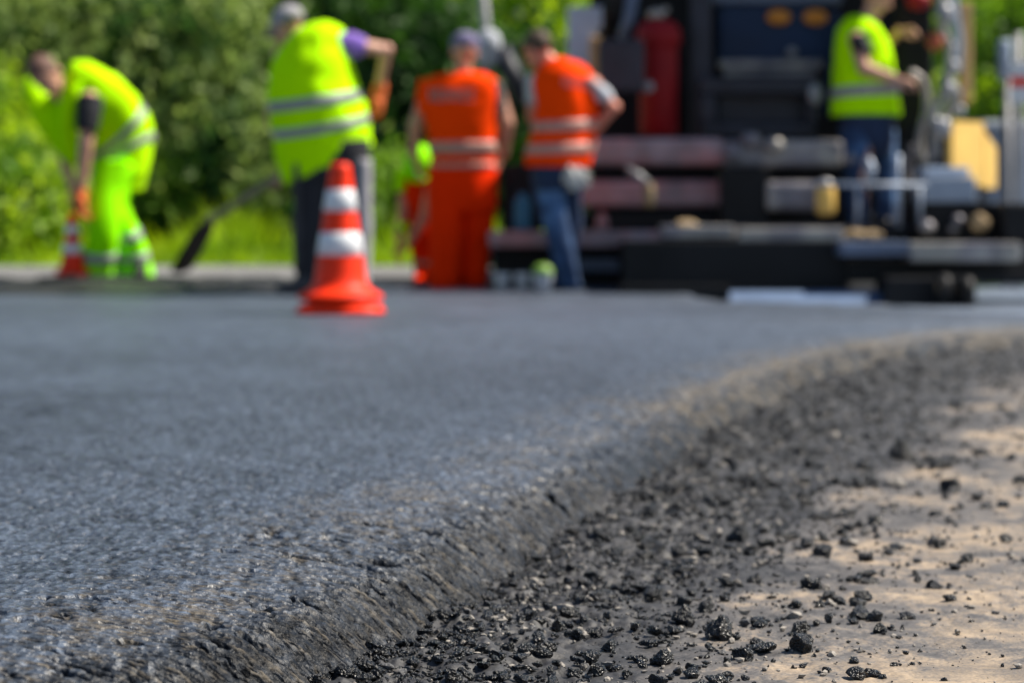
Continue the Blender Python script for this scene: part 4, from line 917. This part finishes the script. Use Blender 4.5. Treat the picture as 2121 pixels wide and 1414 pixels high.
part('post', m_pblack, (1856, -240, 1932, 300, 16.5, .2), bev=.02)
mb = MB(); mb.tube([W(1318, -60, 16.6), W(1304, 40, 16.6), W(1290, 82, 16.6)], .045, 8); mb.build('strut', m_bluegrey, pv)
mb = MB(); mb.tube([W(1262, -60, 16.7), W(1262, 80, 16.7)], .05, 8); mb.build('strut', m_pblack, pv)
part('tool_locker', m_pdark, (1240, 82, 1334, 190, 16.05, .3), bev=.02)
part('rear_panel', m_navy, (1342, 90, 1362, 250, 16.5, .2), bev=.01)
mb = MB(); mb.ell(W(1343, 180, 16.15), (.04, .03, .04)); mb.build('work_lamp', m_chrome, pv)
# side awning post and board, left
part('side_panel', m_panel, (1176, 14, 1238, 150, 17.2, .04), (1236, 14, 1262, 60, 17.2, .04), bev=.01)
part('board', m_wood, (1222, 76, 1243, 170, 17.1, .06), bev=.01)
# right hand uprights, hoses, levers
part('yellow_post', m_wood, (1988, 6, 2014, 214, 16.2, .08), bev=.01)
for (xa, ya, da, xb, yb, db, y1) in ((1972, 250, 15.9, 2038, 254, 16.25, 384), (2040, 272, 16.28, 2064, 306, 16.42, 390)):
    mb = MB(); a, b, c_, e_ = W(xa, y1, da), W(xb, y1, db), W(xb, yb, db), W(xa, ya, da); t_ = Vector((-.03, .05, 0))
    mb.add([a, b, c_, e_, a + t_, b + t_, c_ + t_, e_ + t_], [(0, 1, 2, 3), (7, 6, 5, 4), (0, 4, 5, 1), (1, 5, 6, 2), (2, 6, 7, 3), (3, 7, 4, 0)]); mb.build('side_shield', m_yellow, pv, smooth=False)
part('step_box', m_psteel, (1914, 366, 2022, 420, 15.3, .4), bev=.012)
part('step_lid', m_panel, (1918, 346, 2008, 364, 15.35, .42), bev=.008)
for k, pts in enumerate([[(1950, -40), (1952, 60), (1968, 100), (1955, 190), (1935, 240), (1940, 330)], [(1975, 90), (1962, 160), (1985, 200), (1950, 270), (1920, 340)],
    [(1885, 150), (1912, 170), (1920, 220), (1905, 290), (1915, 345)], [(1960, 140), (1975, 185), (1960, 230), (1935, 262)], [(1968, -40), (1978, 40), (1984, 90), (1980, 150)], [(1890, 300), (1880, 360), (1898, 420), (1890, 470)]]):
    q = [W(x, y, 16.0 + .05 * k) for x, y in pts]; P5 = [Vector(cr([tuple(v) for v in q], t)) for t in np.linspace(0, 1, 24)]
    mb = MB(); mb.tube(P5, (.028, .022, .026, .02, .035, .02)[k], 8); mb.build('hose', (m_chrome, m_chrome, m_pbar, m_chrome, m_psteel, m_pbar)[k], pv)
for x, y, r in ((1955, 265, .055), (1962, 185, .045), (1975, 140, .04), (1940, 255, .035), (1958, 30, .06), (1990, 230, .03)): 
    mb = MB(); mb.ell(W(x, y, 15.9), (r, r * .8, r * 1.3), None, 2); mb.build('valve', m_chrome, pv)
mb = MB(); mb.ell(W(1937, 86, 15.9), (.055, .045, .065), None, 3); mb.build('orange_knob', mat('faded_orange', (.35, .07, .02), .6), pv)
mb = MB(); mb.ell(W(1903, 2, 16.3), (.085, .06, .06), None, 3); mb.build('beacon', m_red, pv)
# handrail of the walkway
mb = MB(); r_ = .011
mb.tube([W(1688, 382, 15.2), W(1920, 384, 15.2)], r_ * 1.3, 8)
for x, y0 in ((1776, 382), (1862, 320), (1905, 384)): mb.tube([W(x, y0, 15.25), W(x, 472, 15.25)], r_ * 1.15, 8)
mb.tube([W(1795, 330, 15.3), W(1805, 348, 15.3), W(1800, 372, 15.25)], .03, 8)
mb.build('handrail', m_psteel, pv)
for (x, y, r) in ((1955, 600, .085), (2002, 604, .085)):
    mb = MB(); c = W(x, y, 14.35); pr = []
    for rr, dx in ((.02, -.03), (.075, -.03), (.085, -.015), (.085, .015), (.075, .03), (.02, .03)):
        pr.append([c + Vector((dx * 1.2, rr * math.cos(a), rr * 1.1 * math.sin(a))) for a in [2 * math.pi * i / 24 for i in range(24)]])
    mb.loft(pr); w_ = mb.build('guide_wheel', m_pblack, pv); mb = MB(); mb.ell(c + Vector((-.01, -.02, .02)), (.03, .055, .06), None, 3); mb.build('rim', m_tan, w_)
part('side_arm', m_pblack, (2080, 420, 2330, 500, 15.0, .4), bev=.02)
for x, y, r in ((1920, 470, .05), (1985, 455, .035), (1975, 475, .03)):
    mb = MB(); mb.ell(W(x, y, 15.2), (r, r, r * .9), None, 2); mb.build('hub', m_pbar, pv)
mb = MB(); mb.box((1.9, 15.9, 3.45), (3.5, 20.5, 3.6), .03); mb.build('added_shade_roof', m_pdark, pv)  # unseen roof added overhead to shade the gas cylinder and machine
# ---- things lying or standing on the paver
def simple(name, label, cat, m, mb, origin, group=None):
    o = mb.build(name, m, origin=tuple(origin)); tag(o, label, cat, group); return o
c = W(1364, 282, 16.5); r = thing('gas_cylinder', 'tall dull red gas cylinder strapped to the back of the paver', 'gas cylinder', tuple(c))
mb = MB(); mb.lathe(c, [(0, 0), (.115, .0), (.13, .02), (.132, .52), (.13, .58), (.135, .60)], 32); mb.build('bottle', m_red, r)
mb = MB(); mb.lathe(c, [(.125, .60), (.155, .64), (.15, .72), (.11, .775), (.05, .80), (0, .80)], 32); mb.build('collar', m_red, r)
mb = MB(); mb.lathe(c + Vector((-.02, -.01, .80)), [(0, 0), (.06, .0), (.055, .05), (0, .07)], 16); mb.tube([c + Vector((0, 0, .84)), c + Vector((.06, -.03, .86))], .02, 8); mb.build('valve', m_pbar, r)
c = W(1082, 477, 15.85); r = thing('jerry_can', 'teal blue plastic can standing on the rusty walkway left of the jeans', 'can', tuple(c))
mb = MB(); mb.box(c - Vector((.055, .04, 0)), c + Vector((.055, .06, .21)), .02); mb.build('can_body', m_blue, r); mb = MB(); mb.lathe(c + Vector((0, .01, .21)), [(.028, 0), (.028, .035), (0, .035)], 16); mb.build('lid', m_blue, r)
c = W(1247, 478, 15.85); r = thing('small_bottle', 'small dull red bottle on the rusty walkway right of the jeans', 'bottle', tuple(c)); mb = MB(); mb.lathe(c, [(0, 0), (.042, 0), (.042, .06), (.032, .09), (.018, .11), (.018, .12)], 20); mb.build('bottle_body', m_prust, r)
mb = MB(); mb.lathe(c, [(.02, .118), (.02, .14), (0, .14)], 16); mb.build('cap', m_red, r)
for i, (x, y, sx, sz, lb) in enumerate([(1422, 472, .085, .05, 'tan crumpled glove lying on the grey walkway plank'), (1768, 486, .07, .035, 'tan lump on the walkway, left of a similar one'), (1808, 488, .06, .03, 'tan lump on the walkway at the worker\'s feet, right of a similar one'), (2030, 462, .06, .055, 'rounded tan canister on the black right side of the paver')]):
    c = W(x, y, 15.1); mb = MB(); mb.ell(c, (sx, .05, sz), None, 4)
    A = np.array(mb.v); dsp = fbm(A[:, 0] * 22, A[:, 1] * 22, A[:, 2] * 22, o=3, seed=i); Cn = np.array(c); A = Cn + (A - Cn) * (1 + .35 * dsp)[:, None]; mb.v = [tuple(q) for q in A]
    simple('glove' if i == 0 else ('canister' if i == 3 else 'rag'), lb, 'glove' if i == 0 else ('canister' if i == 3 else 'rag'), m_tan, mb, c)
# pots and lids on the ground by the screed
for i, (x, lb) in enumerate([(1040, 'small white tub on the ground right of the orange trousers'), (1082, 'small white tub between another tub and the jeans')]):
    c = W(x, 603, 15.6); r = thing('white_tub', lb, 'tub', tuple(c), 'white tubs by the screed'); mb = MB(); mb.lathe(c, [(0, 0), (.045, 0), (.055, .10), (.06, .105), (.058, .115), (.0, .115)], 24); mb.build('tub_body', m_white, r)
c = W(1124, 606, 15.0); r = thing('bucket', 'white bucket with a rounded bright green lid beside the jeans', 'bucket', tuple(c)); mb = MB(); mb.lathe(c, [(0, 0), (.045, 0), (.066, .12)], 24); mb.build('pail', m_lgrey, r)
mb = MB(); mb.lathe(c, [(.066, .115), (.068, .125), (.055, .16), (.03, .175), (0, .18)], 24); mb.build('lid', mat('green_lid', (.14, .28, .03), .5), r)

# ---- worker 5: on the walkway
D = 16.3; g0 = float(W(0, 471, D).z); X = lambda px, py, dd=0: W(px, py, D + dd)
p = person('worker in yellow-green vest and jeans standing on the paver walkway, facing right', PG, ((1808 - 1060.5) * D / F, D, g0))
mb = MB(); hd = X(1816, -8, -.02)
body_core(mb, X(1790, 262, .1), X(1815, 262, -.1), X(1782, 130), X(1790, 72, .2), X(1775, 82, -.17), X(1800, 40), hd, .13)
P5_, rot5 = head(mb, hd, (.85, -.15, -.45), (.35, 0, 1), 1.03)
limb(mb, [X(1776, 88, -.19), X(1790, 142, -.26), X(1858, 166, -.30)], [.058, .050, .034]); limb(mb, [X(1800, 75, .2), X(1835, 95, .25), X(1862, 66, .1)], [.055, .045, .032])
hand(mb, X(1858, 166, -.30), (1, 0, -.15), (0, .5, -1), 1.05, .6, 1); hand(mb, X(1860, 66, .1), (.8, -.3, .1), (0, -.4, -1), 1.05, .8, -1)
limb(mb, [X(1785, 265, -.08), X(1782, 365, -.12), X(1780, 455, -.08)], [.095, .062, .045]); limb(mb, [X(1815, 265, .1), X(1832, 365, .08), X(1832, 455, .1)], [.095, .062, .045])
fused(mb, 'body', m_skin, p); face_bits(p, P5_, rot5, 1.03); hair(p, P5_, rot5, 1.03)
v = garment('vest', m_yel, p, [((1762, 34), (1800, 40), .10, 0, 0), ((1738, 60), (1822, 62), .18, 0, 0), ((1730, 110), (1842, 105), .20, 0, 0), ((1726, 160), (1850, 150), .20, 0, 0), ((1722, 205), (1860, 198), .20, 0, 0), ((1722, 240), (1862, 240), .19, 0, 0)], D, tapes=((.70, .80),), tape_m=m_grey, fold=.014)
garment('sleeve', m_black, p, [((1760, 82), (1796, 78), .07, -.19, 0), ((1766, 104), (1804, 98), .066, -.22, 0), ((1776, 118), (1808, 110), .06, -.24, 0)], D, n=10, sq=1)
garment('trousers', m_jeand, p, [((1738, 222), (1856, 222), .17, 0, 0), ((1740, 262), (1852, 262), .185, 0, 0), ((1744, 296), (1850, 294), .17, 0, 0), ((1750, 322), (1846, 322), .13, 0, 0)], D, n=10)
garment('trouser_leg', m_jean, p, [((1742, 270), (1806, 272), .10, -.08, 0), ((1746, 340), (1798, 340), .085, -.10, 0), ((1750, 400), (1794, 400), .075, -.10, 0), ((1756, 462), (1800, 462), .07, -.08, 0)], D, n=20)
garment('trouser_leg', m_jean, p, [((1792, 270), (1854, 270), .10, .08, 0), ((1808, 340), (1856, 340), .085, .08, 0), ((1814, 400), (1856, 400), .075, .09, 0), ((1812, 462), (1854, 462), .07, .1, 0)], D, n=20)
shoe(p, (X(1776, 0).x, D - .08, g0), (1, -.3, 0), m_boot); shoe(p, (X(1834, 0).x, D + .1, g0), (1, .1, 0), m_boot)

# ================================================================== BEYOND, LEFT OF THE PAVER AND AT THE RIGHT EDGE
m_far = mat('grey_machine_paint', (.30, .30, .31), .5, var=.15, vs=4)
c = W(1010, 545, 20.5); r = thing('light_mast', 'grey mast with a lamp head standing behind the workers in orange', 'mast', tuple(c))
mb = MB(); mb.tube([c, W(1010, 100, 20.5), W(995, -80, 20.5)], [.05, .04, .035], 10); mb.build('pole', m_far, r)
mb = MB(); mb.box(W(988, 135, 20.6), W(1034, 72, 20.4), .02); mb.ell(W(1012, 92, 20.45), (.11, .09, .13), None, 3); mb.build('lamp_head', m_lgrey, r)
mb = MB(); mb.tube([W(1034, 104, 20.5), W(1092, 215, 20.5)], [.10, .08], 8); mb.build('brace', m_pdark, r)
# water tank trailer at the right: pale blue upright panels
c = W(2095, 470, 19.5); r = thing('site_wagon', 'pale blue site wagon with upright ribs at the right edge behind the paver', 'wagon', (float(c.x), 19.5, .12))
mb = MB(); wbox(mb, 2040, 262, 2300, 455, 19.6, 1.4, .03); mb.build('wagon_box', m_panel, r, smooth=False)
for x in (2052, 2078, 2106, 2140, 2180): mb = MB(); wbox(mb, x, 256, x + 9, 456, 19.5, .09, .01); mb.build('rib', m_psteel, r, smooth=False)
mb = MB(); wbox(mb, 2036, 250, 2304, 262, 19.45, 1.6, .01); mb.build('roof', m_white, r, smooth=False)
for x in (2090, 2230):
    mb = MB(); cc = Vector((W(x, 0, 19.7).x, 19.7, .36)); mb.loft([[cc + Vector((rr * math.cos(a), dy, rr * math.sin(a))) for a in [2 * math.pi * i / 24 for i in range(24)]] for rr, dy in ((.18, -.1), (.28, -.1), (.30, -.05), (.30, .08), (.2, .1))]); mb.build('wheel', m_pblack, r)
# post with light box, and barrier with red and white board
c = W(2086, 470, 18.5); r = thing('site_light', 'slim post with a pale blue box on top at the right edge', 'site light', (float(c.x), 18.5, .06))
mb = MB(); mb.tube([(c.x, 18.5, .06), W(2086, 160, 18.5)], .03, 8); mb.build('pole', m_far, r); mb = MB(); wbox(mb, 2072, 82, 2096, 162, 18.4, .14, .02); mb.build('light_box', m_panel, r)
c = W(2112, 470, 18.2); r = thing('warning_board', 'red and white warning board on a post cut by the right edge', 'warning board', (float(c.x), 18.2, .06))
mb = MB(); mb.tube([(c.x, 18.25, .06), (c.x, 18.25, 2.0)], .03, 8); mb.build('pole', m_far, r)
for k, (y0, y1, mm, nm) in enumerate([(128, 160, m_white, 'white_stripe'), (160, 180, m_cone, 'red_stripe'), (180, 214, m_white, 'white_stripe')]):
    mb = MB(); wbox(mb, 2092, y0, 2150, y1, 18.2, .03, .004); mb.build(nm, mm, r, smooth=False)
